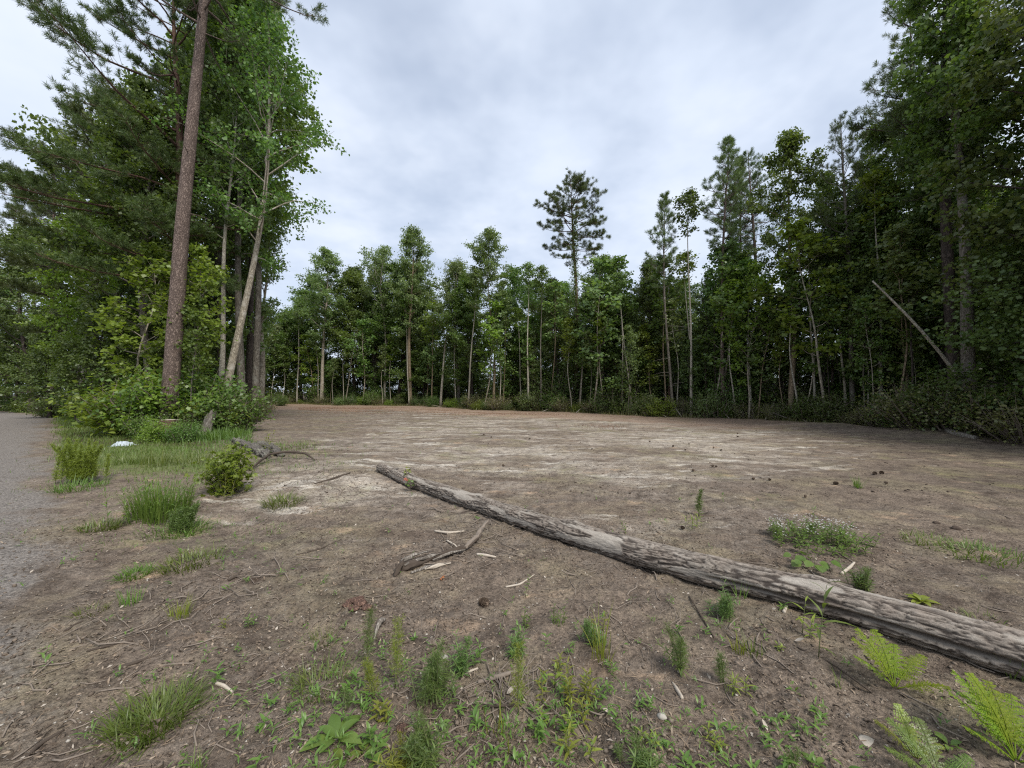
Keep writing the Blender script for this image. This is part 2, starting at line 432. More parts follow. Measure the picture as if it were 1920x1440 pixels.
def shrub(seed, H, R, nst, nleaf, leaf=.09, clump=.09, star=False):
    rng = np.random.default_rng(seed); W = MB(); LF = MB(); tw = []
    for i in range(nst):
        az = rng.uniform(0, 2 * PI); rr = R * math.sqrt(rng.uniform(.02, 1)); h = H * rng.uniform(.55, 1.05) * (1 - .35 * (rr / R) ** 2)
        b = np.array([math.cos(az) * rr * .3, math.sin(az) * rr * .3, -.03]); e = np.array([math.cos(az) * rr, math.sin(az) * rr, h])
        mpt = (b + e) / 2 + rng.normal(size=3) * .06 * H + np.array([0, 0, .08 * H])
        pts = np.array([b, mpt, e]); W.add(*tube(pts, [.012 * H + .003, .007 * H + .002, .002], 4, cap=False)); tw.append((b + (e - b) * .15, mpt)); tw.append((mpt, e))
        for k in range(3):
            s = rng.uniform(.3, .95); p = b + (e - b) * s; d = nrm(rng.normal(size=3) + np.array([0, 0, .4])); l = rng.uniform(.15, .35) * H
            W.add(*tube(np.array([p, p + d * l]), [.004, .0015], 3, cap=False)); tw.append((p, p + d * l))
    p0 = np.array([a for a, _ in tw]); p1 = np.array([b for _, b in tw])
    idx = rng.integers(0, len(tw), nleaf); f = rng.uniform(0, 1.05, nleaf)[:, None]
    pos = p0[idx] * (1 - f) + p1[idx] * f + rng.normal(size=(nleaf, 3)) * clump; pos[:, 2] = np.maximum(pos[:, 2], .03)
    out = pos * np.array([1, 1, 0])
    a = nrm(nrm(out) * .5 + rng.normal(size=(nleaf, 3)) * .7 + np.array([0, 0, -.1])); n = nrm(rng.normal(size=(nleaf, 3)) * .5 + np.array([0, 0, 1.0]) + nrm(out) * .3)
    L = leaf * rng.uniform(.6, 1.25, nleaf)
    if star: add_star(LF, pos, a, n, L)
    else: LF.add(*kites(pos, a, n, L, L * rng.uniform(.5, .75, nleaf)))
    return W, LF

def add_star(LF, pos, a, n, L):
    """five pointed leaves, as sweetgum and maple have"""
    a = nrm(a); s = nrm(np.cross(n, a)); nn = np.cross(a, s)
    for ang, k in ((0, 1), (.85, .88), (-.85, .88), (1.75, .6), (-1.75, .6)):
        d = a * math.cos(ang) + s * math.sin(ang)
        LF.add(*kites(pos, d, nn, L * k * .62, L * .3 * k + .001, fold=.08, mid=.42, droop=.15))

PROTO = {}
def proto(key, name, parts_mats, WL):
    W, LF = WL
    root = bpy.data.objects.new(name, None); C.objects.link(root); root.empty_display_size = .2
    W.build('trunk' if 'tree' in name or 'pine' in name or 'sapling' in name else 'stems', M[parts_mats[0]], root, smooth=True)
    LF.build('crown' if 'tree' in name or 'pine' in name or 'sapling' in name else 'foliage', M[parts_mats[1]], root)
    PROTO[key] = [root, False]

HT = {}
def P_(key, name, mats, fn, **kw):
    HT[key] = kw['H']; proto(key, name, mats, fn(**kw))

P_('tallA', 'broadleaf_tree', ('bark_tan', 'leaf_soft'), deciduous, seed=1, H=19, h0=.36, R=3.0, tr=.20, nl=50, nleaf=15000, leaf=.16, peak=.4)
P_('tallB', 'broadleaf_tree', ('bark_grey', 'leaf'), deciduous, seed=2, H=18, h0=.28, R=2.8, tr=.19, nl=50, nleaf=15000, leaf=.16, peak=.45)
P_('tallC', 'broadleaf_tree', ('bark_pale', 'leaf_soft'), deciduous, seed=3, H=18, h0=.42, R=2.5, tr=.125, nl=44, nleaf=12000, leaf=.16, peak=.5)
P_('fullA', 'broadleaf_tree', ('bark_grey', 'leaf'), deciduous, seed=4, H=15, h0=.10, R=3.2, tr=.18, nl=66, nleaf=21000, leaf=.15, peak=.4)
P_('fullB', 'broadleaf_tree', ('bark_grey', 'leaf'), deciduous, seed=5, H=15, h0=.14, R=2.8, tr=.17, nl=62, nleaf=20000, leaf=.15, peak=.5)
P_('fullC', 'broadleaf_tree', ('bark_dark', 'leaf_dark'), deciduous, seed=6, H=14, h0=.08, R=3.0, tr=.17, nl=62, nleaf=19000, leaf=.15, peak=.35)
P_('slim', 'broadleaf_tree', ('bark_white', 'leaf'), deciduous, seed=7, H=16, h0=.82, R=.95, tr=.085, nl=16, nleaf=1300, leaf=.16, peak=.6, wob=.03)
P_('sparse', 'broadleaf_tree', ('bark_white', 'leaf_soft'), deciduous, seed=8, H=15, h0=.40, R=3.2, tr=.13, nl=26, nleaf=5200, leaf=.15, up=(45, 75), peak=.5, bare=.5)
P_('sapA', 'sapling', ('bark_pale', 'leaf_bright'), deciduous, seed=9, H=8, h0=.22, R=1.25, tr=.045, nl=26, nleaf=2300, leaf=.15, peak=.5, clump=.12, wob=.06)
P_('sapB', 'sapling', ('bark_grey', 'leaf'), deciduous, seed=10, H=7, h0=.30, R=1.0, tr=.035, nl=20, nleaf=1500, leaf=.14, peak=.5, clump=.12, wob=.10)
P_('sapC', 'sapling', ('bark_pale', 'leaf_soft'), deciduous, seed=11, H=9, h0=.55, R=.9, tr=.04, nl=16, nleaf=1100, leaf=.15, peak=.5, clump=.12, wob=.05)
P_('holly', 'evergreen_tree', ('bark_dark', 'leaf_dark'), deciduous, seed=12, H=8, h0=.03, R=2.3, tr=.11, nl=64, nleaf=15000, leaf=.13, up=(5, 60), peak=.2)
P_('pineA', 'pine_tree', ('bark_pine', 'needle'), pine, seed=21, H=20, h0=.55, R=2.5, tr=.17, nwh=16, per=4, tufts=14, nn=30, nw=.015)
P_('pineB', 'pine_tree', ('bark_pine', 'needle_soft'), pine, seed=22, H=16, h0=.60, R=1.45, tr=.11, nwh=19, per=4, tufts=10, el0=22, el1=64, nn=30, nw=.016)
P_('pineC', 'pine_tree', ('bark_pine_red', 'needle'), pine, seed=23, H=19, h0=.50, R=2.9, tr=.2, nwh=14, per=4, tufts=16, el0=5, el1=50, nn=30, nw=.015)
P_('pineD', 'pine_tree', ('bark_grey', 'needle_soft'), pine, seed=24, H=13, h0=.58, R=1.2, tr=.08, nwh=14, per=4, tufts=7, el0=20, el1=60, nn=30, nw=.016, stubs=14)
P_('bushA', 'shrub', ('stick', 'leaf'), shrub, seed=31, H=1.6, R=1.1, nst=34, nleaf=3400, leaf=.095, clump=.11)
P_('bushB', 'shrub', ('stick', 'leaf_dark'), shrub, seed=32, H=2.2, R=1.3, nst=40, nleaf=3200, leaf=.11, clump=.13)
P_('bushC', 'shrub', ('stick', 'leaf_bright'), shrub, seed=33, H=1.4, R=.9, nst=30, nleaf=3800, leaf=.085, clump=.10)
P_('bushD', 'shrub', ('stick', 'leaf_brownish'), shrub, seed=34, H=1.5, R=1.2, nst=60, nleaf=2600, leaf=.08, clump=.12)

def place(key, x, y, H, label, cat, group=None, rot=0, lean=(0, 0), crown=None, bark=None, wide=1.0, sink=.08, thick=1.0):
    e = PROTO[key]
    if not e[1]: o = e[0]; e[1] = True
    else: o = dup(e[0]); o.name = e[0].name.split('.')[0]
    s = H / HT[key]
    for ch in o.children:
        want = crown if ch.name.split('.')[0] in ('crown', 'foliage') else bark
        ch.material_slots[0].link = 'OBJECT'
        ch.material_slots[0].material = M[want] if want else ch.data.materials[0]
    o.location = (x, y, float(gz(x, y)) - sink); o.rotation_mode = 'ZYX'; o.rotation_euler = (lean[1], lean[0], rot); o.scale = (s * wide, s * wide, s)
    return tag(o, label, cat, group)

# ------------------------------------------------------------------ the forest: trees one can tell apart
FRONT = 'trees along the far edge of the clearing'
def ft(px, top, key, label, back=1.0, lean=0.0, rot=0, crown=None, bark=None, wide=1.0, y=None, cat='tree', group=FRONT):
    yy = y if y is not None else edge_y(px) + back
    H = topz(top, yy) - float(gz(X(px, yy), yy)) + .08
    return place(key, X(px, yy), yy, H, label, cat, group, rot, (lean, 0), crown, bark, wide)

ft(508, 610, 'sapC', 'thin pale sapling standing in the bright gap at the far left corner', .5, .06, crown='leaf_soft', cat='sapling')
ft(603, 470, 'tallA', 'pale broadleaf tree with a forked trunk at the left of the far edge', 1.0, .02, bark='bark_pale', wide=1.15)
ft(598, 600, 'sapC', 'pale second stem leaning away from the forked tree at the far edge', .8, -.05, cat='sapling', bark='bark_pale')
ft(648, 585, 'sapB', 'thin crooked sapling just right of the forked pale tree', .6, .05, bark='bark_pale', cat='sapling')
ft(705, 490, 'fullA', 'rounded mid green tree between the forked tree and the tallest tan trunk', 5, crown='leaf_soft', rot=2)
ft(770, 432, 'tallA', 'tallest broadleaf of the far edge, straight tan trunk and pale green top', .8, .01, rot=1.2, bark='bark_tan')
ft(722, 480, 'sparse', 'wispy tree with bare upswept pale branches beside the tall tan trunk', 3, .0, rot=.5)
ft(826, 497, 'sparse', 'white-stemmed tree leaning right with sparse pale branches', 1.2, .055, rot=2.1, crown='leaf_soft')
ft(860, 500, 'fullB', 'dull green bushy tree behind the leaning white stem', 5, rot=1, crown='leaf_soft')
ft(924, 438, 'tallC', 'tall tree with thick curved tan trunk and airy pointed crown', 1.2, .035, rot=.3, bark='bark_tan', wide=1.05)
ft(944, 560, 'sapC', 'thin brown stem just right of the thick curved tan trunk', 1.0, .03, bark='bark_tan', cat='sapling')
ft(990, 500, 'slim', 'straight slender white trunk in the middle of the far edge', .7, .005, wide=1.3, crown='leaf_soft')
ft(1014, 505, 'slim', 'straight slender grey trunk next to the white one at mid edge', 1.0, .01, bark='bark_grey', wide=1.2)
ft(968, 505, 'fullA', 'low green tree filling the space behind the slender white trunk', 5, rot=4)
ft(1125, 488, 'fullB', 'dense rounded green tree right of the tall ivy-clad pine', 3.5, rot=2.6, wide=1.15, crown='leaf')
ft(1052, 525, 'fullC', 'dark green tree at the left foot of the tall ivy-clad pine', 4.5, rot=.8)
ft(1176, 615, 'sapA', 'grey stem with a tuft of pale leaves at its broken top', .5, -.015, bark='bark_grey', crown='leaf_soft', cat='sapling')
ft(1160, 560, 'fullA', 'spreading light green tree right of centre behind the broken-topped stem', 5, rot=5.2)
ft(1205, 500, 'fullC', 'dark tree between the broken-topped stem and the spindly pine', 8, rot=3)
ft(1262, 368, 'pineD', 'spindly pine leaning slightly left, first of the tall row at right', .6, -.025, rot=1)
ft(1296, 366, 'slim', 'bright white trunk topped by a small dark leafy tuft', .7, -.008, rot=2, wide=1.15, crown='leaf_dark')
ft(1356, 262, 'pineB', 'tall narrow pine with bare straight trunk right of the white trunk', .8, 0, rot=.4, bark='bark_pine')
ft(1343, 470, 'sapC', 'thin dark trunk close to the left of the tall narrow pine', 1.5, 0, bark='bark_dark', cat='sapling', crown='leaf')
ft(1403, 500, 'sapA', 'white-stemmed sapling covered in bright yellow green leaves', .3, .0, rot=1, wide=1.0, cat='sapling')
ft(1425, 278, 'pineA', 'broad dark pine standing behind the bright sapling', 4.5, -.012, rot=1.0, wide=.95)
ft(1400, 290, 'pineB', 'second dark pine crowded against the broad dark pine', 5.5, -.005, rot=2.2, crown='needle')
ft(1482, 255, 'tallB', 'tall bright green broadleaf with a tan trunk amid the pines', .9, .01, rot=.9, crown='leaf', bark='bark_tan', wide=.95)
ft(1548, 330, 'tallC', 'mid green broadleaf filling in right of the tall tan-trunked tree', 3.5, 0, rot=4, crown='leaf', bark='bark_grey')
ft(1556, 520, 'sapC', 'thin dark pole of a tree right of the tan-trunked broadleaf', .8, 0, bark='bark_dark', cat='sapling')
ft(1600, 218, 'pineC', 'tall feathery pine rising over the right part of the tree line', 1.6, -.03, rot=.2, crown='needle', wide=.72, bark='bark_grey')
ft(1650, 240, 'pineB', 'slimmer pine top close beside the tall feathery pine', 4, 0, rot=2)
ft(1622, 480, 'sapB', 'leafy grey sapling before the feathery pine', .6, .02, rot=0, cat='sapling', bark='bark_grey')
ft(1640, 560, 'sapB', 'bent double-stemmed sapling at the clearing edge on the right', .2, .05, rot=2, cat='sapling', bark='bark_pale')
ft(1700, 205, 'tallB', 'large dark green broadleaf left of the thick grey trunk', 3.2, 0, rot=1.5, crown='leaf', wide=1.05)
ft(1735, 30, 'pineA', 'very tall pine whose sparse tufts reach the top of the sky at right', 4.5, -.02, rot=2.5, wide=.95)
ft(1770, 330, 'fullA', 'deep green leafy tree in front of the thick grey trunk', 3.0, 0, rot=3.1, crown='leaf_dark', bark='bark_dark')
ft(1690, 420, 'fullC', 'low dark spreading tree at the right beneath the tall crowns', 2.2, 0, rot=.2)
ft(1850, 560, 'sapB', 'crooked pale sapling beside the brush at the right side', .6, -.06, rot=1, bark='bark_pale', cat='sapling', crown='leaf_dark')
ft(1905, 600, 'sapB', 'bent mossy sapling at the very right side of the clearing', .8, .09, rot=2, bark='bark_pale', cat='sapling', crown='leaf_dark')
RG = 'large trees walling the right side'
for k, (x, y, H, key, lab) in enumerate([
        (16.6, 10.6, 15.5, 'fullA', 'tall dark leafy tree overhanging the right edge of the clearing'),
        (18.6, 13.0, 18, 'tallB', 'large dark tree directly behind the fallen branches at right'),
        (19.5, 9.0, 17, 'fullB', 'large leafy tree farthest to the right of the clearing'),
        (18.2, 15.8, 20, 'pineC', 'big pine with boughs against the sky in the top right corner'),
        (21.5, 12.0, 21, 'pineA', 'tall pine behind the large dark tree at right'),
        (20.6, 14.6, 9, 'fullC', 'short dark tree leaning over the brush heap at right'),
        (17.2, 12.2, 8, 'holly', 'low dark evergreen behind the brush heap at right'),
        (19.4, 17.5, 16, 'fullB', 'leafy tree deep behind the thick grey trunk at right'),
        (17.0, 7.6, 9, 'holly', 'dark evergreen at the right beyond the last fallen branch')]):
    place(key, x, y, H, lab, 'tree', RG, 1.3 * k, (0, 0), 'leaf_dark' if 'full' in key or 'tall' in key else None, 'bark_dark', 1.1)

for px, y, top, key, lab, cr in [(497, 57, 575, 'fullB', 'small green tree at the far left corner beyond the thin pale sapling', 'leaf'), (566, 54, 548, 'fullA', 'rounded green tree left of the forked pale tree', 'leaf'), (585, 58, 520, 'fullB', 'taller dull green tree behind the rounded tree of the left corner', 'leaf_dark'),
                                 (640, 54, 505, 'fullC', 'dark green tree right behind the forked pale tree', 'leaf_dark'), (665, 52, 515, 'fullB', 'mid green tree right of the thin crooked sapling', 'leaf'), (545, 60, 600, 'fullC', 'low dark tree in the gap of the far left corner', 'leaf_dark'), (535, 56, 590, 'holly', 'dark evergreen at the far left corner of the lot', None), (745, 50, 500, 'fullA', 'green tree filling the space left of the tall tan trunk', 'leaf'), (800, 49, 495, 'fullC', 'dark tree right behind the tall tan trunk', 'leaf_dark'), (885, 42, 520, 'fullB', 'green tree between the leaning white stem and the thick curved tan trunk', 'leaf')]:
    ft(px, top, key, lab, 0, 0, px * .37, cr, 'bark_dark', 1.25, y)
# the trees of the left stand
LG = 'trees of the stand at the left'
def lt(px, y, top, key, label, lean=0.0, rot=0, crown=None, bark=None, wide=1.0, cat='tree'):
    return ft(px, top, key, label, 0, lean, rot, crown, bark, wide, y, cat, LG)
lt(480, 20.5, -90, 'tallC', 'tall airy broadleaf whose crown edges the sky right of the big pine', .0, .4, 'leaf', 'bark_grey', 1.05)
lt(484, 27, 130, 'tallC', 'broadleaf with drooping sprays at the right fringe of the left stand', .0, 2.0, 'leaf', 'bark_pale', 1.45)
lt(455, 19.5, -60, 'tallA', 'leafy tree between the pale leaning trunk and the dark trunk', -.01, 1.1, 'leaf', 'bark_grey', .8)
lt(420, 22, 40, 'fullA', 'dense green tree behind the pale leaning trunk', 0, 2.2, 'leaf', None, .8)
lt(285, 18, 210, 'fullB', 'broad green tree just left of the big pine trunk', 0, .5, 'leaf', None, 1.1)
lt(215, 19.5, 330, 'fullA', 'bright leafy tree behind the road verge', 0, 1.7, 'leaf_bright', None, .95)
lt(240, 24, 150, 'fullA', 'tall mid green tree in the middle of the left stand', 0, 3.0, 'leaf', None, .95)
lt(130, 24, 400, 'fullB', 'yellowish green tree leaning over the gravel road', .0, 4.0, 'leaf_bright', 'bark_dark', 1.1)
lt(60, 30, 430, 'fullC', 'dark tree beyond the bend of the road', 0, 1, None, None, 1.1)
lt(0, 34, 520, 'fullA', 'leafy tree farthest left past the bend of the road', 0, 3.3, 'leaf', None, 1)
lt(15, 38, 380, 'pineA', 'thin pine showing against the sky at the far left', 0, .5, 'needle', None, .9)
lt(95, 27, 300, 'pineA', 'dark pine standing over the road bend', 0, 1.2, 'needle', None, 1.0)
lt(150, 30, 210, 'pineC', 'pine with spreading boughs behind the pale broken pole', 0, 4.2, 'needle', 'bark_dark', 1.0)
lt(345, 25, 60, 'fullB', 'tall green tree directly behind the big pine trunk', 0, 5.0, 'leaf', None, .75)
lt(350, 15.2, 470, 'sapA', 'bright leafy sapling beside the big pine trunk', .0, 1, None, None, 1.15, 'sapling')
lt(268, 15.6, 460, 'sapA', 'bright sapling with spreading leaves left of the big pine', -.03, 2.6, None, None, 1.25, 'sapling')
lt(365, 14.6, 560, 'sapB', 'crooked thin sapling in front of the big pine', .04, 2, 'leaf', None, 1.2, 'sapling')
lt(190, 18.0, 560, 'holly', 'dark evergreen at the edge of the verge', 0, 2, None, None, 1.0)
lt(95, 24, 600, 'holly', 'dark evergreen by the road bend', 0, 1, None, None, 1.1)
lt(330, 19, 560, 'holly', 'dark evergreen in the shade behind the stump', 0, 4, None, None, 1.0)
lt(30, 33, 610, 'holly', 'dark evergreen farthest along the road', 0, 5, None, None, 1.2)

def hero(name, label, cat, x, y, trunk, crown, tm, cm, rot=0, lean=(0, 0), group=None, extra=None):
    t = thing(name, label, cat, (x, y, float(gz(x, y)) - .1), group)
    t.rotation_mode = 'ZYX'; t.rotation_euler = (lean[1], lean[0], rot)
    trunk.build('trunk', M[tm], t, smooth=True)
    if crown is not None: crown.build('crown', M[cm], t)
    if extra is not None: extra[1].build(extra[0], M[extra[2]], t)
    return t
# big near pine: bare trunk up to the top of the frame
W, LF = pine(seed=40, H=25, h0=.62, R=4.2, tr=.275, nwh=12, per=4, tufts=20, nn=32, nw=.016, segs=40, bark=.09, stubs=10, wob=.012)
hero('pine_tree', 'big pine with a thick bare scaly trunk leaning right above the stump', 'pine tree', X(314, 14.5), 14.5, W, LF, 'bark_pine', 'needle', .4, (.075, 0), LG)
# second pine behind it with long boughs sweeping to the left
W, LF = pine(seed=41, H=22, h0=.28, R=6.4, tr=.25, nwh=17, per=4, tufts=52, el0=-8, el1=30, peak=.14, azb=PI, segs=14, stubs=6, bough=.3, nn=34, nw=.017)
hero('pine_tree', 'reddish pine behind the big trunk with long boughs sweeping left', 'pine tree', X(328, 18.2), 18.2, W, LF, 'bark_pine_red', 'needle', 0, (.012, 0), LG)
W, LF = pine(seed=42, H=18.5, h0=.26, R=4.6, tr=.2, nwh=14, per=4, tufts=38, el0=-8, el1=30, peak=.3, azb=PI, segs=12, stubs=6, bough=.3, nn=32, nw=.017)
hero('pine_tree', 'dark pine with drooping boughs over the left side of the road verge', 'pine tree', X(185, 21), 21, W, LF, 'bark_dark', 'needle', .3, (0, 0), LG)
# pale leaning trunk, its companion, and the dark trunk
W, LF = deciduous(seed=43, H=18, h0=.42, R=3.2, tr=.165, nl=34, nleaf=6800, leaf=.14, segs=20, wob=.05)
hero('broadleaf_tree', 'pale grey trunk leaning right beside the torn snag', 'tree', X(412, 16.5), 16.5, W, LF, 'bark_pale', 'leaf', 1.0, (.105, 0), LG)
W, LF = deciduous(seed=44, H=16, h0=.5, R=1.9, tr=.13, nl=22, nleaf=3200, leaf=.14, segs=12, wob=.05)
hero('broadleaf_tree', 'thinner whitish trunk just behind the pale grey leaning trunk', 'tree', X(408, 18), 18, W, LF, 'bark_white', 'leaf', 2.0, (.06, 0), LG)
W, LF = pine(seed=45, H=19, h0=.62, R=2.2, tr=.19, nwh=9, per=4, tufts=11, nn=30, nw=.015, segs=14, stubs=12)
hero('pine_tree', 'straight dark trunk at the right fringe of the left stand', 'pine tree', X(464, 22), 22, W, LF, 'bark_dark', 'needle', 2.0, (.02, 0), LG)
W, LF = deciduous(seed=46, H=14, h0=.35, R=2.4, tr=.13, nl=30, nleaf=5500, leaf=.14, segs=10, up=(40, 70), wob=.06)
hero('broadleaf_tree', 'forked greyish tree close behind the straight dark trunk', 'tree', X(478, 25), 25, W, LF, 'bark_pale', 'leaf_soft', 1.0, (.05, 0), LG)
W, LF = deciduous(seed=48, H=18.5, h0=.46, R=2.35, tr=.21, nl=46, nleaf=14000, leaf=.16, segs=20, wob=.015)
hero('broadleaf_tree', 'big tree with a thick straight grey trunk near the right side', 'tree', X(1816, 14.3), 14.3, W, LF, 'bark_grey', 'leaf', .6, (-.012, 0), FRONT)
# tall pine with ivy up its trunk
yy = 34.5; Hh = topz(342, yy)
W, LF = pine(seed=47, H=Hh, h0=.66, R=3.2, tr=.21, nwh=12, per=5, tufts=20, el0=-14, el1=40, peak=.5, bough=.55, segs=12, stubs=4, wob=.02, needle=.24, nw=.018, nn=32)
rng = np.random.default_rng(5); IV = MB(); n = 4200
zz = rng.uniform(.12, .86, n) * Hh; th = rng.uniform(0, 2 * PI, n); r_ = .2 * (1 - zz / Hh) ** .6 + rng.gamma(2, .07, n)
d = np.stack([np.cos(th), np.sin(th), 0 * th], -1)
IV.add(*kites(d * r_[:, None] + zz[:, None] * np.array([0, 0, 1.]), nrm(d * .4 + rng.normal(size=(n, 3)) * .5 - np.array([0, 0, .5])), nrm(d + rng.normal(size=(n, 3)) * .4 + np.array([0, 0, .4])), rng.uniform(.08, .15, n), rng.uniform(.07, .12, n)))
hero('pine_tree', 'tall lone pine with an ivy-clad trunk topping the far edge', 'pine tree', X(1078, yy), yy, W, LF, 'bark_pine_red', 'needle', .6, (.0, 0), FRONT, ('ivy', IV, 'leaf'))

# trees of the wood behind, too alike to tell apart
rng = np.random.default_rng(77)
BG = 'trees in the shaded wood behind the front row'
def behind(px, off):
    y0 = edge_y(px); x, y = X(px, y0), y0
    # outward from the clearing
    k = (px - 960) / F; e = .02; a = np.array([X(px + 30, edge_y(px + 30)) - X(px - 30, edge_y(px - 30)), edge_y(px + 30) - edge_y(px - 30)]); nn = np.array([-a[1], a[0]]); nn = nn / np.linalg.norm(nn)
    if nn[1] < 0 and nn[0] < 0: nn = -nn
    return x + nn[0] * off, y + nn[1] * off
TL = {'full': 'leafy broadleaf tree crowded in the shaded wood behind the front row of trunks', 'pine': 'dark pine crowded in the shaded wood behind the front row of trunks',
      'holly': 'dark evergreen filling the shade between trunks of the far wood', 'pole': 'thin bare trunk standing in the shade of the far wood'}
spots = []
for row, (off, n, key) in enumerate([(4, 22, 'mix'), (7.5, 24, 'mix'), (11.5, 22, 'mix'), (16, 18, 'mix'), (22, 14, 'mix')]):
    for k in range(n):
        px = 500 + (2060 - 500) * (k + rng.uniform(.1, .9)) / n
        if off < 6 and px > 1640: continue
        if px < 570 and off > 6 and off < 30: continue
        x, y = behind(px, off + rng.uniform(-1.6, 1.6)); spots.append((x, y, px, row))
for k, (x, y, px, row) in enumerate(spots):
    u = rng.uniform(); cap = topz(float(np.interp(px, [500, 700, 1000, 1250, 1330, 1500, 1700, 1900], [540, 525, 525, 500, 470, 400, 300, 150])) + rng.uniform(0, 45), y)
    H = min(cap, rng.uniform(13, 19))
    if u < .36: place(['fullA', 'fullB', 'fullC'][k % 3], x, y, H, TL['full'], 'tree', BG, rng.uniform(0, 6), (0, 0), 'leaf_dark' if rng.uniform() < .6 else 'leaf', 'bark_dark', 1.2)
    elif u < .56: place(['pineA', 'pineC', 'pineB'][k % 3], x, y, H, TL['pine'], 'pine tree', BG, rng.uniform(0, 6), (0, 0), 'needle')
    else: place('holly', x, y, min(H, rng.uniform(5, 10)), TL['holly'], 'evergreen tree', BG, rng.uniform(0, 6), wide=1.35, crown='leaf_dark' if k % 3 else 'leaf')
for k in range(46):
    px = rng.uniform(560, 1900); x, y = behind(px, rng.uniform(.3, 7))
    key = ['sapB', 'sapC', 'sapA'][k % 3]
    place(key, x, y, rng.uniform(4.5, 9), 'slender sapling among the trunks of the far wood', 'sapling', 'saplings along the wood', rng.uniform(0, 6), (rng.normal() * .05, 0), ['leaf', 'leaf_soft', 'leaf_dark'][k % 3], ['bark_grey', 'bark_pale', 'bark_dark'][(k // 3) % 3])
for k in range(44):
    px = 500 + 1180 * (k + rng.uniform(0, 1)) / 44; x, y = behind(px, rng.uniform(.2, 1.6))
    key = ['sapC', 'slim', 'sapB', 'sapC'][k % 4]
    place(key, x, y, rng.uniform(5, 12) if key != 'slim' else rng.uniform(9, 14), 'thin pale pole-like sapling in the front row of the far trees', 'sapling', 'thin pale saplings of the front row', rng.uniform(0, 6), (rng.normal() * .04, 0), ['leaf', 'leaf_soft', 'leaf_bright'][k % 3], ['bark_white', 'bark_tan', 'bark_white', 'bark_pale'][(k // 2) % 4], wide=1.35)
for k in range(84):
    px = 500 + 1500 * (k + rng.uniform(0, 1)) / 84; x, y = behind(px, rng.uniform(1.5, 12))
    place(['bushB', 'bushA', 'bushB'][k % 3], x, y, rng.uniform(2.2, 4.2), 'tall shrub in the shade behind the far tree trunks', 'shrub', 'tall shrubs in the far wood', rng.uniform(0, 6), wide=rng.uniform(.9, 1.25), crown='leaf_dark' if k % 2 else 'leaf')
# the wood goes on farther back as one mass
def wood_mass(name, label, spine, n, hfun, depth, seed):
    r = np.random.default_rng(seed); sp = np.array(spine, float); t = r.uniform(0, len(sp) - 1, n); x = np.interp(t, range(len(sp)), sp[:, 0]); y = np.interp(t, range(len(sp)), sp[:, 1])
    x = x + r.normal(size=n) * depth; y = y + r.normal(size=n) * depth; h = hfun(x, y); z = gz(x, y) + h * r.uniform(0, 1, n) ** .8
    mb = MB(); L = r.uniform(.25, .6, n); mb.add(*kites(np.stack([x, y, z], -1), nrm(r.normal(size=(n, 3)) - np.array([0, 0, .3])), nrm(r.normal(size=(n, 3)) * .6 + np.array([0, 0, 1.])), L, L * .8))
    tag(mb.build(name, M['leaf_dark']), label, 'wood', kind='stuff')
wood_mass('far_wood', 'dim mass of the wood going on beyond the far trees', [behind(px, 40) for px in range(520, 2100, 60)], 13000, lambda x, y: np.where(960 + F * x / y < 575, 2.6, 4.5 + 5 * vn2(x * .16, y * .16, 3)), 2.5, 4)
wood_mass('far_wood', 'dim mass of the wood going on beyond the road bend', [(-36, 56), (-48, 60), (-62, 58), (-76, 54), (-90, 50)], 26000, lambda x, y: 5 + 5 * vn2(x * .16, y * .16, 6), 2.5, 5)
BL = 'trees deep in the stand at the left'
lspots = [(-12.5, 19), (-14.5, 23.5), (-17.5, 25.5), (-21, 27), (-24, 29.5), (-19, 31), (-28, 33), (-24, 36), (-33, 36), (-38, 42), (-30, 42), (-44, 46), (-36, 50), (-50, 40), (-55, 46), (-22, 23.5), (-27, 27.5), (-14, 21), (-16.5, 26.5), (-23, 33), (-34, 39.5), (-41, 44), (-13.2, 29), (-60, 44), (-18, 36), (-27, 46), (-30.5, 36)]
lspots = [p for p in lspots if 960 + F * p[0] / p[1] < 458]
for k, (x, y) in enumerate(lspots):
    if k % 3 == 2: place('pineC', x, y, rng.uniform(14, 19), 'dark pine deep inside the left stand', 'pine tree', BL, rng.uniform(0, 6), crown='needle')
    elif k % 3 == 1: place('holly', x, y, rng.uniform(7, 11), 'dark evergreen deep inside the left stand', 'evergreen tree', BL, rng.uniform(0, 6), wide=1.4)
    else: place(['fullA', 'fullB'][k % 2], x, y, rng.uniform(10, 14), 'leafy tree deep inside the left stand', 'tree', BL, rng.uniform(0, 6), crown='leaf_dark' if k % 2 else 'leaf')

# shrubs: along the foot of the far trees, round the left stand, at the right
SG = 'shrubs at the foot of the far trees'
for k in range(125):
    px = 500 + 1440 * (k + rng.uniform(0, 1)) / 125; x, y = behind(px, rng.uniform(.2, 1.6) if k % 3 else rng.uniform(2, 6))
    key = ['bushB', 'bushA', 'bushD', 'bushB', 'bushC'][k % 5]
    if key == 'bushC' and px > 1450: key = 'bushD'
    place(key, x, y, rng.uniform(.7, 1.9) * (1.0 if key != 'bushC' else .8), {'bushA': 'green shrub in the brush at the foot of the far trees', 'bushB': 'dark shrub in the brush at the foot of the far trees', 'bushC': 'bright green shrub in the brush at the foot of the far trees', 'bushD': 'brownish brushy shrub at the foot of the far trees'}[key],
          'shrub', SG, rng.uniform(0, 6), wide=rng.uniform(.8, 1.3), crown={'bushA': ['leaf', 'leaf_soft'][k % 2]}.get(key) if px < 1500 else {'bushA': 'leaf_dark'}.get(key))
SL = 'shrubs round the left stand'
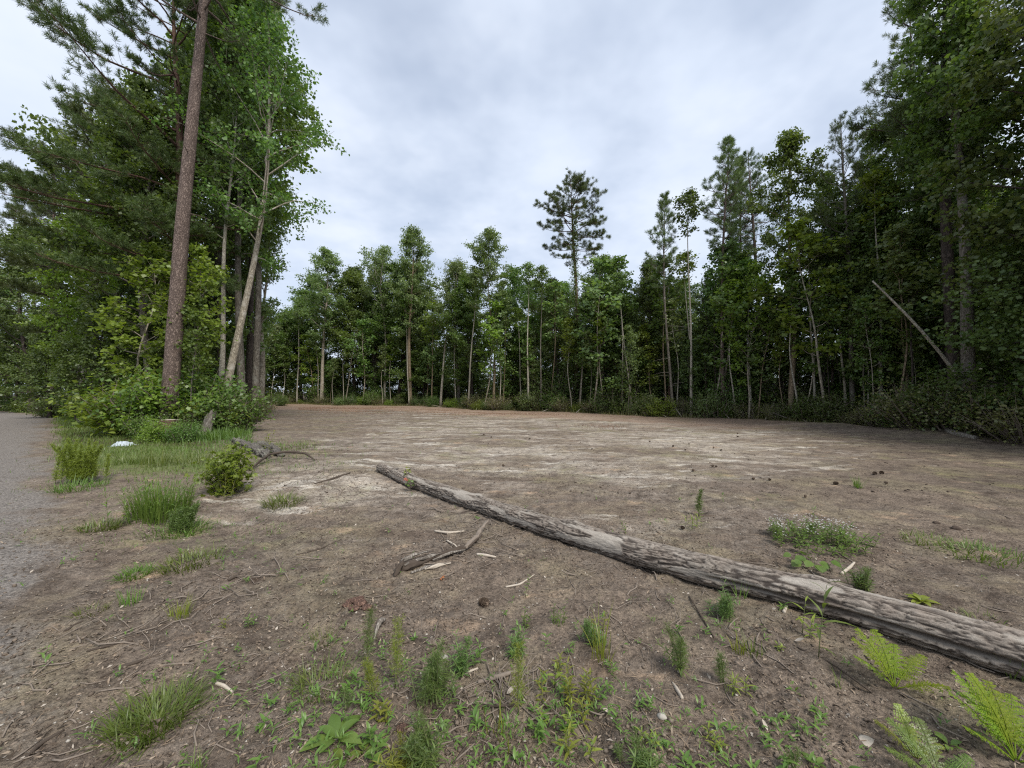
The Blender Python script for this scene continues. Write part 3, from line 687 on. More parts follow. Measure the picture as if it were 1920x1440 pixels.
for px, y, h, key, lab in [
        (205, 21.8, 2.3, 'bushA', 'leafy shrub at the edge of the mown verge'), (150, 25, 1.7, 'bushB', 'dark shrub by the road bend below the pale pole'), (168, 24, 1.6, 'bushA', 'green shrub at the foot of the pale pole'),
        (100, 26, 1.6, 'bushD', 'brownish shrub along the far verge'), (50, 31, 1.3, 'bushC', 'pale green shrub farthest along the verge'), (10, 35, 1.4, 'bushA', 'green shrub at the end of the visible road'),
        (243, 18.8, 2.7, 'bushC', 'bright shrub facing the verge left of the stump'), (268, 15.4, 2.8, 'bushC', 'tall bright shrub left of the stump'), (236, 17.2, 1.9, 'bushA', 'green shrub above the white plastic sheet'),
        (278, 13.6, 1.0, 'bushA', 'low shrub between the plastic sheet and the stump'), (290, 15.0, 2.6, 'bushA', 'green shrub right behind the stump'), (335, 14.95, 2.5, 'bushC', 'bright shrub between the stump and the big pine'),
        (352, 14.2, 1.1, 'bushB', 'dark low shrub right of the stump'), (305, 12.6, .9, 'bushC', 'bright low bush in front of the stump'), (345, 12.5, .8, 'bushA', 'low leafy bush right in front of the stump'),
        (395, 15.2, 1.7, 'bushC', 'bright brush beside the torn snag'), (365, 15.8, 2.8, 'bushA', 'tall shrub behind the torn snag'), (425, 15.4, 2.0, 'bushA', 'green shrub under the pale leaning trunk'),
        (436, 16.6, 1.6, 'bushD', 'wispy shrub at the right end of the left stand'), (462, 25, 1.4, 'bushA', 'shrub at the foot of the straight dark trunk'), (490, 40, 1.6, 'bushC', 'bright shrub in the gap at the far left corner'),
        (525, 46, 1.4, 'bushA', 'green shrub in the gap beside the thin pale sapling'), (184, 23.2, 2.0, 'bushC', 'pale bright shrub right of the pale broken pole'), (310, 16.4, 3.0, 'bushC', 'tall bright shrub hiding the foot of the big pine'), (250, 18.5, 3.2, 'bushB', 'tall dark shrub in the heart of the left stand')]:
    place(key, X(px, y), y, h, lab, 'shrub', SL, rng.uniform(0, 6), wide=1.15)
for k, (x, y) in enumerate([(-15.5, 20.5), (-12.6, 16.8), (-17, 22), (-20.5, 25), (-24, 28), (-28.5, 31), (-33, 34), (-37, 36.5), (-15.5, 23), (-20, 30), (-25, 37)]):
    place('bushB' if k % 2 else 'bushD', x, y, rng.uniform(1.3, 2.2), 'shrub in the shade beneath the left stand', 'shrub', 'shaded shrubs of the left stand', rng.uniform(0, 6), wide=1.3)
SR = 'brush along the right side'
for px, y, h, key, lab in [(1655, 17.6, 1.3, 'bushD', 'low brownish brush at the foot of the bent sapling'), (1700, 16.2, 2.0, 'bushB', 'dark brush left of the two fallen branches'), (1735, 15.3, 2.1, 'bushD', 'brushy shrub directly behind the fallen branches'),
                           (1765, 14.6, 2.1, 'bushB', 'tall dark shrub behind the fallen branches'), (1800, 13.8, 1.9, 'bushA', 'shrub at the foot of the thick grey trunk'), (1845, 13.5, 1.9, 'bushD', 'brownish shrub right of the thick grey trunk'),
                           (1885, 13.2, 1.9, 'bushB', 'dark shrub behind the heap of logs at right'), (1925, 12.2, 1.8, 'bushD', 'brownish shrub farthest right')]:
    place(key, X(px, y), y, h, lab, 'shrub', SR, rng.uniform(0, 6), wide=1.2, crown='leaf_dark' if key == 'bushA' else None)

# unused originals go
for k, (r, used) in PROTO.items():
    if not used:
        for ch in list(r.children): bpy.data.objects.remove(ch)
        bpy.data.objects.remove(r)

def stem_thing(name, label, cat, paths, mat, seg=8, bark=.2, bs=2, stretch_=8, group=None, smooth=True, seed=0, res=5):
    """a branch, stick or pole: first path is its own mesh, others are side pieces"""
    p0, r0 = paths[0]; p0 = np.array(p0, float); base = p0[0].copy()
    mb = MB()
    for k, (p, r) in enumerate(paths):
        p = np.array(p, float); n = max(4, int(len(p) * res))
        if len(p) > 2:
            t = np.linspace(0, len(p) - 1, n)
            q = np.stack([np.interp(t, range(len(p)), p[:, c]) for c in range(3)], -1)
            q[1:-1] = .25 * q[:-2] + .5 * q[1:-1] + .25 * q[2:]
        else: q = p[0] + (p[1] - p[0]) * np.linspace(0, 1, n)[:, None]
        rr = np.interp(np.linspace(0, 1, n), np.linspace(0, 1, len(r)), r)
        mb.add(*tube(q - base, rr, seg, bark=bark, bs=bs, stretch=stretch_, seed=seed + k))
    o = mb.build(name, M[mat], None, smooth); o.location = base
    return tag(o, label, cat, group)
# broken pale pole at the left, dead leaning stem at the right, leaning dead stem at left
def pole(px0, px1, y, z1, r, label, mat, z0=-.1, y1=None, name='dead_tree', group='dead trunks'):
    y1 = y1 or y
    a = np.array([X(px0, y), y, float(gz(X(px0, y), y)) + z0]); b = np.array([X(px1, y1), y1, z1]); t = np.linspace(0, 1, 7)[:, None]
    pts = a + (b - a) * t; rr = np.random.default_rng(int(px0)); pts[1:-1] += rr.normal(size=(5, 3)) * .03 * np.array([1, 1, 0])
    return stem_thing(name, label, 'dead tree', [(pts, [r * 1.15, r, r * .8, r * .55])], mat, 10, .12, group=group, seed=int(px0))
pole(153, 161, 20.8, topz(598, 20.8), .17, 'pale grey broken pole standing by the road bend', 'dead')
pole(146, 152, 21.2, topz(640, 21.2), .10, 'thin dark dead stem touching the pale broken pole', 'bark_dark')
pole(138, 62, 24.5, topz(608, 24), .09, 'slanting dead stem behind the pale broken pole', 'dead')
pts = []
for f in np.linspace(0, 1, 9):
    yq = 14.2 + .5 * f; px = 1868 + (1640 - 1868) * f; py = 817 + (527 - 817) * f - 12 * math.sin(PI * f); pts.append(np.array([X(px + 9 * math.sin(PI * f), yq), yq, topz(py, yq)]))
stem_thing('dead_tree', 'long bare pale dead stem leaning steeply left at the right side', 'dead tree', [(pts, [.066, .062, .053, .044, .025])], 'bark_white', 10, .14, group='dead trunks', seed=77)
pole(1000, 1004, 36, topz(640, 36), .06, 'thin grey dead stem behind the slender white trunk', 'bark_grey')
pole(1715, 1707, 16.8, topz(560, 16.8), .04, 'thin mossy dead stem near the low dark tree at right', 'bark_dark')

# snag and stumps in the left stand
def stump(px, y, r, h, label, mat='bark_pine_red', torn=False, lean=(0, 0)):
    x = X(px, y); rng = np.random.default_rng(int(px)); t = thing('stump', label, 'stump', (x, y, float(gz(x, y)) - .05), 'stumps and snags')
    t.rotation_euler = (lean[1], lean[0], 0)
    zz = np.linspace(0, h, 14); rr = r * (1 + .35 * np.exp(-zz / .14)) * (1 - .12 * zz / h)
    V, q, tr = tube(np.stack([0 * zz, 0 * zz, zz], -1), rr, 36, False, bark=.16, bs=5, seed=int(px), stretch=3)
    if torn:
        V = V.reshape(14, 36, 3); th = np.arange(36) / 36 * 2 * PI
        cut = .45 + .55 * np.clip(np.cos(th - 2.2), -.6, 1) + rng.normal(size=36) * .1
        V[:, :, 2] *= np.clip(.55 + .45 * cut, .3, 1.1)[None]; V = V.reshape(-1, 3)
    MB().add(V, q).build('bark', M[mat], t, smooth=True)
    top = V.reshape(14, 36, 3)[-1]; c = top.mean(0) + (np.array([0, 0, -.12]) if torn else np.array([0, 0, .01])); inner = c + (top - c) * .5 + np.array([0, 0, .004])
    VV = np.concatenate([top, inner, c[None]]); a = np.arange(36); b = (a + 1) % 36
    MB().add(VV, np.stack([a, b, b + 36, a + 36], -1), np.stack([a + 36, b + 36, np.full(36, 72)], -1)).build('cut_face' if not torn else 'torn_wood', M['stick_pale'], t)
    return t
stump(316, 13.3, .25, .72, 'reddish sawn stump with a pale flat top in the bushes')
stump(330, 13.7, .13, .68, 'smaller sawn stump tight against the reddish stump')
stump(384, 14.2, .17, 1.05, 'torn pale snag leaning right beside the pale grey trunk', 'dead', True, (.28, 0))
stump(461, 15.6, .13, .95, 'dark rotten snag wrapped in green at the right end of the stand', 'bark_dark', True)

# ------------------------------------------------------------------ ground
A_ = 2.0; du = .0125
us = np.arange(-math.asinh(260 / A_), math.asinh(260 / A_) + du, du); gxs = A_ * np.sinh(us)
vs = np.arange(-math.asinh(12 / A_), math.asinh(420 / A_) + du, du); gys = 2.2 + A_ * np.sinh(vs)
GX, GY = np.meshgrid(gxs, gys); fx, fy = GX.ravel(), GY.ravel()
zg = gz(fx, fy)
def clearing(x, y):
    """how far inside the bare lot a point lies, 0..1"""
    px = np.where(y > .5, 960 + F * x / np.maximum(y, .5), 960)
    e = np.interp(px, EDGE_PX, EDGE_Y)
    return np.where(y > .5, y / e, 0), px
cf, cpx = clearing(fx, fy)
n_lo = fbm2(fx * .35, fy * .35, 21, 3); n_mid = fbm2(fx * 1.1, fy * 1.1, 31, 4)
road = in_road(fx, fy); dro = fx - road_x(fy)
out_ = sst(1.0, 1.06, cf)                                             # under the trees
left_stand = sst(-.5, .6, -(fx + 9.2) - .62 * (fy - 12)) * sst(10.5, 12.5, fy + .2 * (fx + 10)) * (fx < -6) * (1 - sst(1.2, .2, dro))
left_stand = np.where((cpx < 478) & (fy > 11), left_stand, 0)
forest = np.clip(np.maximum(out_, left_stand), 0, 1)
sand = np.exp(-(((fx - .8 - .12 * fy) / (3.8 + .32 * fy)) ** 2)) * sst(4.6, 9.5, fy + 1.6 * (n_lo - .5) - .15 * fx) * sst(1.0, .80, cf)
sand = np.maximum(sand, .85 * np.exp(-(((fx + 3.3) / 2.0) ** 2 + ((fy - 6.7) / 1.6) ** 2)))
sand = np.maximum(sand, .7 * np.exp(-(((fx + 4.6) / 1.1) ** 2 + ((fy - 5.2) / .6) ** 2)))
sand = np.maximum(sand, .55 * np.exp(-(((fx - 1.9) / 1.3) ** 2 + ((fy - 4.9) / .7) ** 2)))
clay = sst(.62, .80, cf + .22 * (n_lo - .5)) * (1 - out_) * sst(1750, 1350, cpx) * sst(300, 480, cpx)
verge = sst(.2, 1.2, dro) * sst(6.4, 9.0, fy) * sst(5.4, 3.2, dro) * (cpx < 420)
moss = np.clip(.55 * sst(.50, .66, fbm2(fx * .8 + 40, fy * .8, 41, 3)) * sst(3, 6, fy) + .6 * np.exp(-(((fx + 3.6) / 1.5) ** 2 + ((fy - 4.5) / .8) ** 2)), 0, 1) * (1 - forest)
damp = np.clip(sst(1.5, 9, fx - .15 * fy) * sst(34, 12, fy) + .68 * sst(6.0, 2.8, fy), 0, 1)
G = MB()
nx, ny = len(gxs), len(gys)
ii = (np.arange(ny - 1)[:, None] * nx + np.arange(nx - 1)[None]).ravel()
G.add(np.stack([fx, fy, zg], -1), np.stack([ii, ii + 1, ii + nx + 1, ii + nx], -1))

m, nt, b = newmat('bare_ground')
geo = N(nt, 'ShaderNodeNewGeometry'); pos = geo.outputs['Position']
def attr(nm):
    a = N(nt, 'ShaderNodeAttribute'); a.attribute_name = nm; return a.outputs['Fac']
n1 = noise(nt, pos, 1.6, 7, .62); n2 = noise(nt, pos, 8, 7, .65); n3 = noise(nt, pos, 42, 5, .65); n4 = noise(nt, pos, 190, 3, .6)
n5 = noise(nt, stretch(nt, pos, (.55, 1.6, 1)), 2.1, 6, .65)
def fac(a, amp1, amp2, lo=.35, hi=.65, na=None, nb=None):
    v = math_(nt, 'MULTIPLY_ADD', na or n1, amp1, -amp1 / 2); v = math_(nt, 'ADD', v, attr(a)); v = math_(nt, 'ADD', v, math_(nt, 'MULTIPLY_ADD', nb or n2, amp2, -amp2 / 2))
    mr = N(nt, 'ShaderNodeMapRange'); mr.interpolation_type = 'SMOOTHSTEP'; mr.inputs[1].default_value = lo; mr.inputs[2].default_value = hi
    nt.links.new(v, mr.inputs[0]); return mr.outputs[0]
soil = ramp(nt, n2, [(.32, (.085, .070, .058)), (.5, (.176, .148, .123)), (.68, (.29, .252, .213))])
soil = mixc(nt, math_(nt, 'MULTIPLY', n1, .55), soil, (.215, .168, .128))
soil = mixc(nt, math_(nt, 'MULTIPLY', attr('damp'), .7), soil, (.098, .074, .055))
sandc = ramp(nt, n2, [(.28, (.23, .192, .152)), (.5, (.335, .29, .238)), (.72, (.45, .40, .34))])
nlow = noise(nt, stretch(nt, pos, (.5, 1.3, 1)), .55, 6, .68)
n5b = noise(nt, stretch(nt, pos, (.22, 1.0, 1)), 1.5, 7, .7)
col = mixc(nt, fac('sand', 1.2, 1.1, .22, .62, nlow, n5b), soil, sandc)
streak = N(nt, 'ShaderNodeMapRange'); streak.interpolation_type = 'SMOOTHSTEP'; streak.inputs[1].default_value = .51; streak.inputs[2].default_value = .64
nt.links.new(n5, streak.inputs[0])
col = mixc(nt, math_(nt, 'MULTIPLY', streak.outputs[0], .3), col, (.145, .108, .08))
st2 = N(nt, 'ShaderNodeMapRange'); st2.interpolation_type = 'SMOOTHSTEP'; st2.inputs[1].default_value = .54; st2.inputs[2].default_value = .63
nt.links.new(n5b, st2.inputs[0]); col = mixc(nt, math_(nt, 'MULTIPLY', st2.outputs[0], .6), col, (.115, .085, .064))
pat = noise(nt, stretch(nt, pos, (.6, 1.25, 1)), .42, 8, .66)
pm = N(nt, 'ShaderNodeMapRange'); pm.interpolation_type = 'SMOOTHSTEP'; pm.inputs[1].default_value = .46; pm.inputs[2].default_value = .56; nt.links.new(pat, pm.inputs[0])
col = mixc(nt, math_(nt, 'MULTIPLY', pm.outputs[0], .82), col, mixc(nt, n3, (.105, .080, .060), (.23, .182, .142)))
pat2 = noise(nt, stretch(nt, pos, (.5, 1.6, 1)), .95, 8, .7)
pm2 = N(nt, 'ShaderNodeMapRange'); pm2.interpolation_type = 'SMOOTHSTEP'; pm2.inputs[1].default_value = .55; pm2.inputs[2].default_value = .61; nt.links.new(pat2, pm2.inputs[0])
tint = noise(nt, pos, .8, 6, .65)
col = mixc(nt, math_(nt, 'MULTIPLY_ADD', tint, 2.4, -1.15, clamp=True), col, mixc(nt, n2, (.16, .135, .072), (.26, .23, .145)))
ora = noise(nt, stretch(nt, pos, (.7, 1.3, 1)), 1.9, 6, .6)
col = mixc(nt, math_(nt, 'MULTIPLY', math_(nt, 'MULTIPLY_ADD', ora, 9, -5.4, clamp=True), .75), col, (.37, .265, .18))
col = mixc(nt, math_(nt, 'MULTIPLY', math_(nt, 'MULTIPLY', pm2.outputs[0], fac('sand', .3, .3, .15, .5)), .8), col, (.47, .43, .37))
rm = N(nt, 'ShaderNodeMapping'); rm.inputs['Rotation'].default_value = (0, 0, rad(16)); nt.links.new(pos, rm.inputs['Vector'])
scr = noise(nt, stretch(nt, rm.outputs[0], (.10, 1.5, 1)), 1.5, 6, .62)
sm3 = N(nt, 'ShaderNodeMapRange'); sm3.interpolation_type = 'SMOOTHSTEP'; sm3.inputs[1].default_value = .52; sm3.inputs[2].default_value = .60; nt.links.new(scr, sm3.inputs[0])
col = mixc(nt, math_(nt, 'MULTIPLY', math_(nt, 'MULTIPLY', sm3.outputs[0], .6), fac('sand', .3, .3, .0, .35)), col, (.15, .117, .092))
mot = noise(nt, pos, 3.2, 8, .72)
col = mixc(nt, .85, col, ramp(nt, mot, [(.34, (.52, .50, .49)), (.5, (1, 1, 1)), (.66, (1.35, 1.34, 1.32))]), 'MULTIPLY')
col = mixc(nt, math_(nt, 'MULTIPLY', fac('clay', 1.3, .9, .40, 1.0, nlow), .60), col, (.31, .21, .15))
col = mixc(nt, math_(nt, 'MULTIPLY', fac('moss', .9, .8, .42, .8), .5), col, (.17, .165, .07))
grav = ramp(nt, n3, [(.3, (.115, .103, .093)), (.55, (.21, .193, .176)), (.75, (.345, .32, .295))])
grav = mixc(nt, math_(nt, 'MULTIPLY', n1, .5), grav, (.225, .19, .158))
grav = mixc(nt, math_(nt, 'MULTIPLY', noise(nt, pos, .7, 5), .45), grav, (.17, .15, .135))
col = mixc(nt, fac('road', 1.1, .8, .25, .85), col, grav)
col = mixc(nt, math_(nt, 'MULTIPLY', fac('verge', .7, .6, .3, .7), .75), col, (.115, .15, .042))
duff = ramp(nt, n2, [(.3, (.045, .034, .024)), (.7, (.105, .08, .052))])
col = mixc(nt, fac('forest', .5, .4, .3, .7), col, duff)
# grains, chips and dark specks
col = mixc(nt, .8, col, ramp(nt, n3, [(.30, (.36, .35, .34)), (.5, (1, 1, 1)), (.70, (1.45, 1.42, 1.36))]), 'MULTIPLY')
col = mixc(nt, .7, col, ramp(nt, n4, [(.32, (.42, .42, .42)), (.5, (1, 1, 1)), (.68, (1.6, 1.57, 1.52))]), 'MULTIPLY')
vo = N(nt, 'ShaderNodeTexVoronoi'); vo.inputs['Scale'].default_value = 46; nt.links.new(pos, vo.inputs['Vector'])
spk = math_(nt, 'LESS_THAN', vo.outputs['Distance'], .17)
pick = N(nt, 'ShaderNodeSeparateColor'); nt.links.new(vo.outputs['Color'], pick.inputs[0])
pale = math_(nt, 'MULTIPLY', spk, math_(nt, 'GREATER_THAN', pick.outputs[0], .80)); dark = math_(nt, 'MULTIPLY', spk, math_(nt, 'LESS_THAN', pick.outputs[0], .3))
col = mixc(nt, math_(nt, 'MULTIPLY', pale, .8), col, (.38, .34, .28)); col = mixc(nt, math_(nt, 'MULTIPLY', dark, .75), col, (.05, .04, .032))
nt.links.new(col, b.inputs['Base Color']); b.inputs['Roughness'].default_value = .95; b.inputs['Specular IOR Level'].default_value = .12
h = math_(nt, 'ADD', math_(nt, 'MULTIPLY', n2, .9), math_(nt, 'ADD', math_(nt, 'MULTIPLY', n3, .55), math_(nt, 'MULTIPLY', n4, .2)))
bp = N(nt, 'ShaderNodeBump'); bp.inputs['Strength'].default_value = .85; bp.inputs['Distance'].default_value = .035
nt.links.new(h, bp.inputs['Height']); nt.links.new(bp.outputs[0], b.inputs['Normal'])
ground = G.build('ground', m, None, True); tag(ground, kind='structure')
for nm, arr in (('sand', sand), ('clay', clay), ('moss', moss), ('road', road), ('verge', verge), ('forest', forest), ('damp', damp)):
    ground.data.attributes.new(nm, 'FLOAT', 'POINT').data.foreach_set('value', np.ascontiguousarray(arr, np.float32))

# ------------------------------------------------------------------ the long fallen log
ctr = [(-2.52, 7.42, .095), (-.62, 5.46, .108), (.75, 4.07, .116), (1.56, 3.39, .118), (2.2, 2.90, .120), (2.78, 2.38, .123), (3.5, 1.62, .128), (4.2, .83, .132)]
K = 900; SEG = 110
ca = np.array(ctr); s0 = np.concatenate([[0], np.cumsum(np.linalg.norm(np.diff(ca[:, :2], axis=0), axis=1))]); sL = np.linspace(0, s0[-1], K)
cx_, cy_, cr_ = [np.interp(sL, s0, ca[:, k]) for k in range(3)]
ker = np.hanning(161); ker /= ker.sum()
sm = lambda v: np.convolve(np.pad(v, 80, mode='reflect', reflect_type='odd'), ker, 'valid')
cx_, cy_, cr_ = sm(cx_), sm(cy_), sm(cr_)
base = np.array([gz(a, c) for a, c in zip(cx_, cy_)]); base = sm(base)
th = np.arange(SEG) / SEG * 2 * PI
ct, sn = np.cos(th)[None], np.sin(th)[None]; Lc = sL[:, None]
def ridged(u): return 1 - np.abs(2 * u - 1)
arc = th[None] * .145
# furrows: long cells that run with the grain, cut by short cross cracks
w1 = vn3(ct * 2 + 0 * Lc, sn * 2 + 0 * Lc, Lc * 5, 3) - .5; w2 = vn3(ct * 2 + 0 * Lc, sn * 2 + 0 * Lc, Lc * 5, 8) - .5
f1 = ridged(vn3(ct * 5 + w1 * 1.5, sn * 5 + w2 * 1.5, Lc * 4.2, 1)); f2 = ridged(vn3(ct * 9 + w1 * 2.6, sn * 9 + w2 * 2.6, Lc * 9, 2))
f4 = ridged(vn3(ct * 4 + 0 * Lc, sn * 4 + 0 * Lc, Lc * 13 + 3 * w1, 12))
f3 = vn3(ct * 18 + 0 * Lc, sn * 18 + 0 * Lc, Lc * 26, 4)
furrow = np.clip((np.maximum(np.maximum(f1, f2 * .97), f4 * .93) - .815) / .13, 0, 1)
patch = sst(.66, .72, vn3(ct * 2.0 + 0 * Lc, sn * 2.0 + 0 * Lc, Lc * 2.6, 9) + .10 * f3) * (sn > -.3)   # bark fallen off
lump = vn3(ct * 1.2 + 0 * Lc, sn * 1.2 + 0 * Lc, Lc * 2.2, 6) - .5
disp = .006 * f3 - .012 * furrow * (1 - patch) - .007 * patch + .022 * lump
for s_, t_, hgt in ((2.9, 2.4, .030), (4.55, 1.6, .030), (5.9, 1.4, .024), (1.1, 2.0, .02), (6.6, 1.9, .03)):     # knots
    dd = np.hypot((Lc - s_) / .10, np.angle(np.exp(1j * (th[None] - t_))) / .5); disp = disp + hgt * np.exp(-dd ** 2)
T = np.stack([np.gradient(cx_), np.gradient(cy_), 0 * cx_], -1); T = nrm(T); S = np.stack([T[:, 1], -T[:, 0], 0 * cx_], -1)
# rotten split along the lower side near the thick end
rot_ = sst(5.75, 6.1, sL)[:, None] * np.exp(-(np.angle(np.exp(1j * (th[None] - 6.15))) / .16) ** 2)
disp = disp - .05 * rot_
rr = cr_[:, None] + disp
zc = base + cr_ * .93
V = np.stack([cx_, cy_, zc], -1)[:, None] + rr[..., None] * (S[:, None] * ct[..., None] + np.array([0, 0, 1.0]) * sn[..., None])
origin = np.array([cx_[0], cy_[0], base[0]])
i = np.arange(K - 1)[:, None] * SEG; j = np.arange(SEG)[None]; jn = (j + 1) % SEG
q = np.stack([i + j, i + jn, i + SEG + jn, i + SEG + j], -1).reshape(-1, 4)
m, nt, b = newmat('log_bark')
def A2(nm):
    a = N(nt, 'ShaderNodeAttribute'); a.attribute_name = nm; return a.outputs['Fac']
g = N(nt, 'ShaderNodeNewGeometry').outputs['Position']
rotm = N(nt, 'ShaderNodeMapping'); rotm.inputs['Rotation'].default_value = (0, 0, math.atan2(1, 1.02)); nt.links.new(g, rotm.inputs['Vector'])
nb = noise(nt, stretch(nt, rotm.outputs[0], (.35, 1, 1)), 26, 6, .6); nb2 = noise(nt, g, 5, 4); nb3 = noise(nt, g, 120, 3)
bc = ramp(nt, nb, [(.28, (.125, .106, .09)), (.5, (.265, .23, .193)), (.72, (.41, .365, .31))])
bc = mixc(nt, math_(nt, 'MULTIPLY_ADD', nb2, 2.2, -.8, clamp=True), bc, mixc(nt, nb, (.16, .125, .10), (.26, .21, .17)))
bc = mixc(nt, math_(nt, 'MULTIPLY', A2('furrow'), .92), bc, (.042, .033, .028))
bc = mixc(nt, math_(nt, 'MULTIPLY', A2('patch'), .75), bc, mixc(nt, nb, (.24, .21, .175), (.46, .42, .365)))
bc = mixc(nt, math_(nt, 'MULTIPLY', A2('rotten'), .9), bc, mixc(nt, nb, (.05, .038, .03), (.13, .10, .075)))
bc = mixc(nt, .5, bc, ramp(nt, nb3, [(.3, (.6, .6, .6)), (.7, (1.3, 1.3, 1.28))]), 'MULTIPLY')
nt.links.new(bc, b.inputs['Base Color']); b.inputs['Roughness'].default_value = .92; b.inputs['Specular IOR Level'].default_value = .15
bp = N(nt, 'ShaderNodeBump'); bp.inputs['Strength'].default_value = .6; bp.inputs['Distance'].default_value = .012
nt.links.new(math_(nt, 'ADD', nb, math_(nt, 'MULTIPLY', nb3, .4)), bp.inputs['Height']); nt.links.new(bp.outputs[0], b.inputs['Normal'])
log = thing('fallen_log', 'long grey bark-covered trunk lying diagonally across the bare ground', 'log', tuple(origin))
lb = MB().add(V.reshape(-1, 3) - origin, q).build('bark', m, log, True)
for nm, arr in (('furrow', furrow * (1 - patch)), ('patch', patch), ('rotten', np.clip(rot_ * 1.3, 0, 1) + 0 * furrow)):
    lb.data.attributes.new(nm, 'FLOAT', 'POINT').data.foreach_set('value', np.ascontiguousarray(arr.ravel(), np.float32))
M['endgrain'] = plain_mat('log_end_wood', (.16, .115, .08), (.34, .26, .19), 30)
for e in (0, K - 1):
    ring = V[e] - origin; c = ring.mean(0); inn = c + (ring - c) * .55 + (T[e] * (.02 if e == 0 else -.02)); a = np.arange(SEG); bb = (a + 1) % SEG
    MB().add(np.concatenate([ring, inn, c[None]]), np.stack([a, bb, bb + SEG, a + SEG], -1), np.stack([a + SEG, bb + SEG, np.full(SEG, 2 * SEG)], -1)).build('end_face', M['endgrain'], log)
def on_log(px):
    """top of the log nearest to a pixel column"""
    k = int(np.argmin(np.abs(960 + F * cx_ / cy_ - px))); return np.array([cx_[k], cy_[k], zc[k] + cr_[k]]), k
# branch stubs on the log
for px, az, l in ((742, 1.5, .16), (893, .6, .11), (988, 2.0, .10), (1520, 2.2, .16)):
    p, k = on_log(px); d = nrm(np.array([T[k][0] * .9, T[k][1] * .9, .35]) + S[k] * .3 * math.cos(az)); p0 = p - origin - np.array([0, 0, .03])
    MB().add(*tube(np.array([p0, p0 + d * l * .6, p0 + d * l]), [.022, .016, .007], 8, bark=.2)).build('branch_stub', M['dead'], log, True)

# ------------------------------------------------------------------ chunky old log, root and rotten branch
def gp(px, py, up=0.0):
    x, y, z = at(px, py); return np.array([x, y, z + up])
def ground_stick(name, label, cat, pts, r, mat, seg=7, bark=.25, group='sticks on the bare ground', extra=(), lift=1.0, seed=0, **kw):
    def P(pp, rr):
        n = len(pp); out = []
        for k, (a, c) in enumerate(pp):
            rk = np.interp(k / max(1, n - 1), np.linspace(0, 1, len(rr)), rr); out.append(gp(a, c, rk * .8 * lift))
        return out, rr
    return stem_thing(name, label, cat, [P(pts, r)] + [P(a, c) for a, c in extra], mat, seg, bark, group=group, seed=seed, **kw)
ground_stick('old_log', 'thick crumbling lichen-spotted log at the edge of the left stand', 'log', [(437, 828), (462, 840), (486, 851), (503, 860)], [.075, .10, .095, .085], 'old_bark', 44, .75, 'old logs', seed=3, res=18, bs=2.6, stretch_=11)
ground_stick('old_log', 'shorter crumbling log crossing behind the lichen-spotted one', 'log', [(488, 835), (505, 844), (527, 857)], [.075, .095, .075], 'old_bark', 44, .75, 'old logs', seed=4, res=24, bs=2.6, stretch_=11)
def arch(name, label, cat, pts, r, mat, **kw):
    return stem_thing(name, label, cat, [([gp(a, c, u) for a, c, u in pts], r)], mat, 8, .45, seed=kw.get('seed', 0), group=kw.get('group'))
arch('root', 'dark shaggy root arching out from under the crumbling logs', 'root', [(468, 884, .02), (486, 874, .10), (505, 864, .16), (530, 862, .18), (555, 861, .17), (574, 860, .12), (590, 864, .02)], [.014, .026, .03, .036, .032, .026, .012], 'stick_dark', seed=5)
rb = thing('rotten_branch', 'rotten splintered branch with a raised right arm before the long log', 'branch', tuple(gp(745, 1075)))
o0 = gp(745, 1075)
def rbp(nm, pts, r, mat, seed, seg=9):
    p = np.array([gp(a, c, u) for a, c, u in pts]); n = 46; t = np.linspace(0, len(p) - 1, n)
    qq = np.stack([np.interp(t, range(len(p)), p[:, c]) for c in range(3)], -1) - o0
    V_, q_, t_ = tube(qq, np.interp(np.linspace(0, 1, n), np.linspace(0, 1, len(r)), r), seg + 6, True, .75, 2.4, seed, 22)
    MB().add(V_, q_, t_).build(nm, M[mat], rb, True)
rbp('limb', [(742, 1074, .03), (775, 1066, .035), (815, 1050, .04), (850, 1040, .04), (885, 1026, .04)], [.035, .03, .024, .022, .018], 'stick_dark', 1)
rbp('arm', [(872, 1034, .04), (893, 1018, .06), (905, 1006, .10), (916, 996, .13)], [.02, .028, .024, .008], 'stick', 2)
rbp('splinter', [(758, 1070, .05), (790, 1060, .06), (830, 1046, .05)], [.012, .018, .004], 'dead', 3, 6)
rbp('splinter', [(752, 1062, .05), (775, 1055, .075), (806, 1044, .06)], [.016, .014, .003], 'dead', 4, 6)
rbp('splinter', [(796, 1070, .015), (820, 1065, .02), (845, 1058, .015)], [.012, .015, .006], 'stick_pale', 5, 6)
rbp('splinter', [(770, 1076, .01), (800, 1068, .02), (835, 1058, .01)], [.008, .012, .004], 'dead', 6, 6)
rbp('splinter', [(848, 1044, .03), (880, 1032, .05), (905, 1016, .08)], [.008, .012, .004], 'stick_dark', 7, 6)
rbp('splinter', [(740, 1080, .0), (752, 1072, .06), (757, 1064, .08)], [.016, .022, .006], 'stick_dark', 8, 6)
rbp('splinter', [(884, 1030, .05), (902, 1012, .10), (912, 1000, .15)], [.010, .014, .003], 'dead', 9, 6)
rbp('splinter', [(812, 1056, .03), (846, 1046, .055), (872, 1040, .05)], [.006, .012, .004], 'dead', 10, 6)
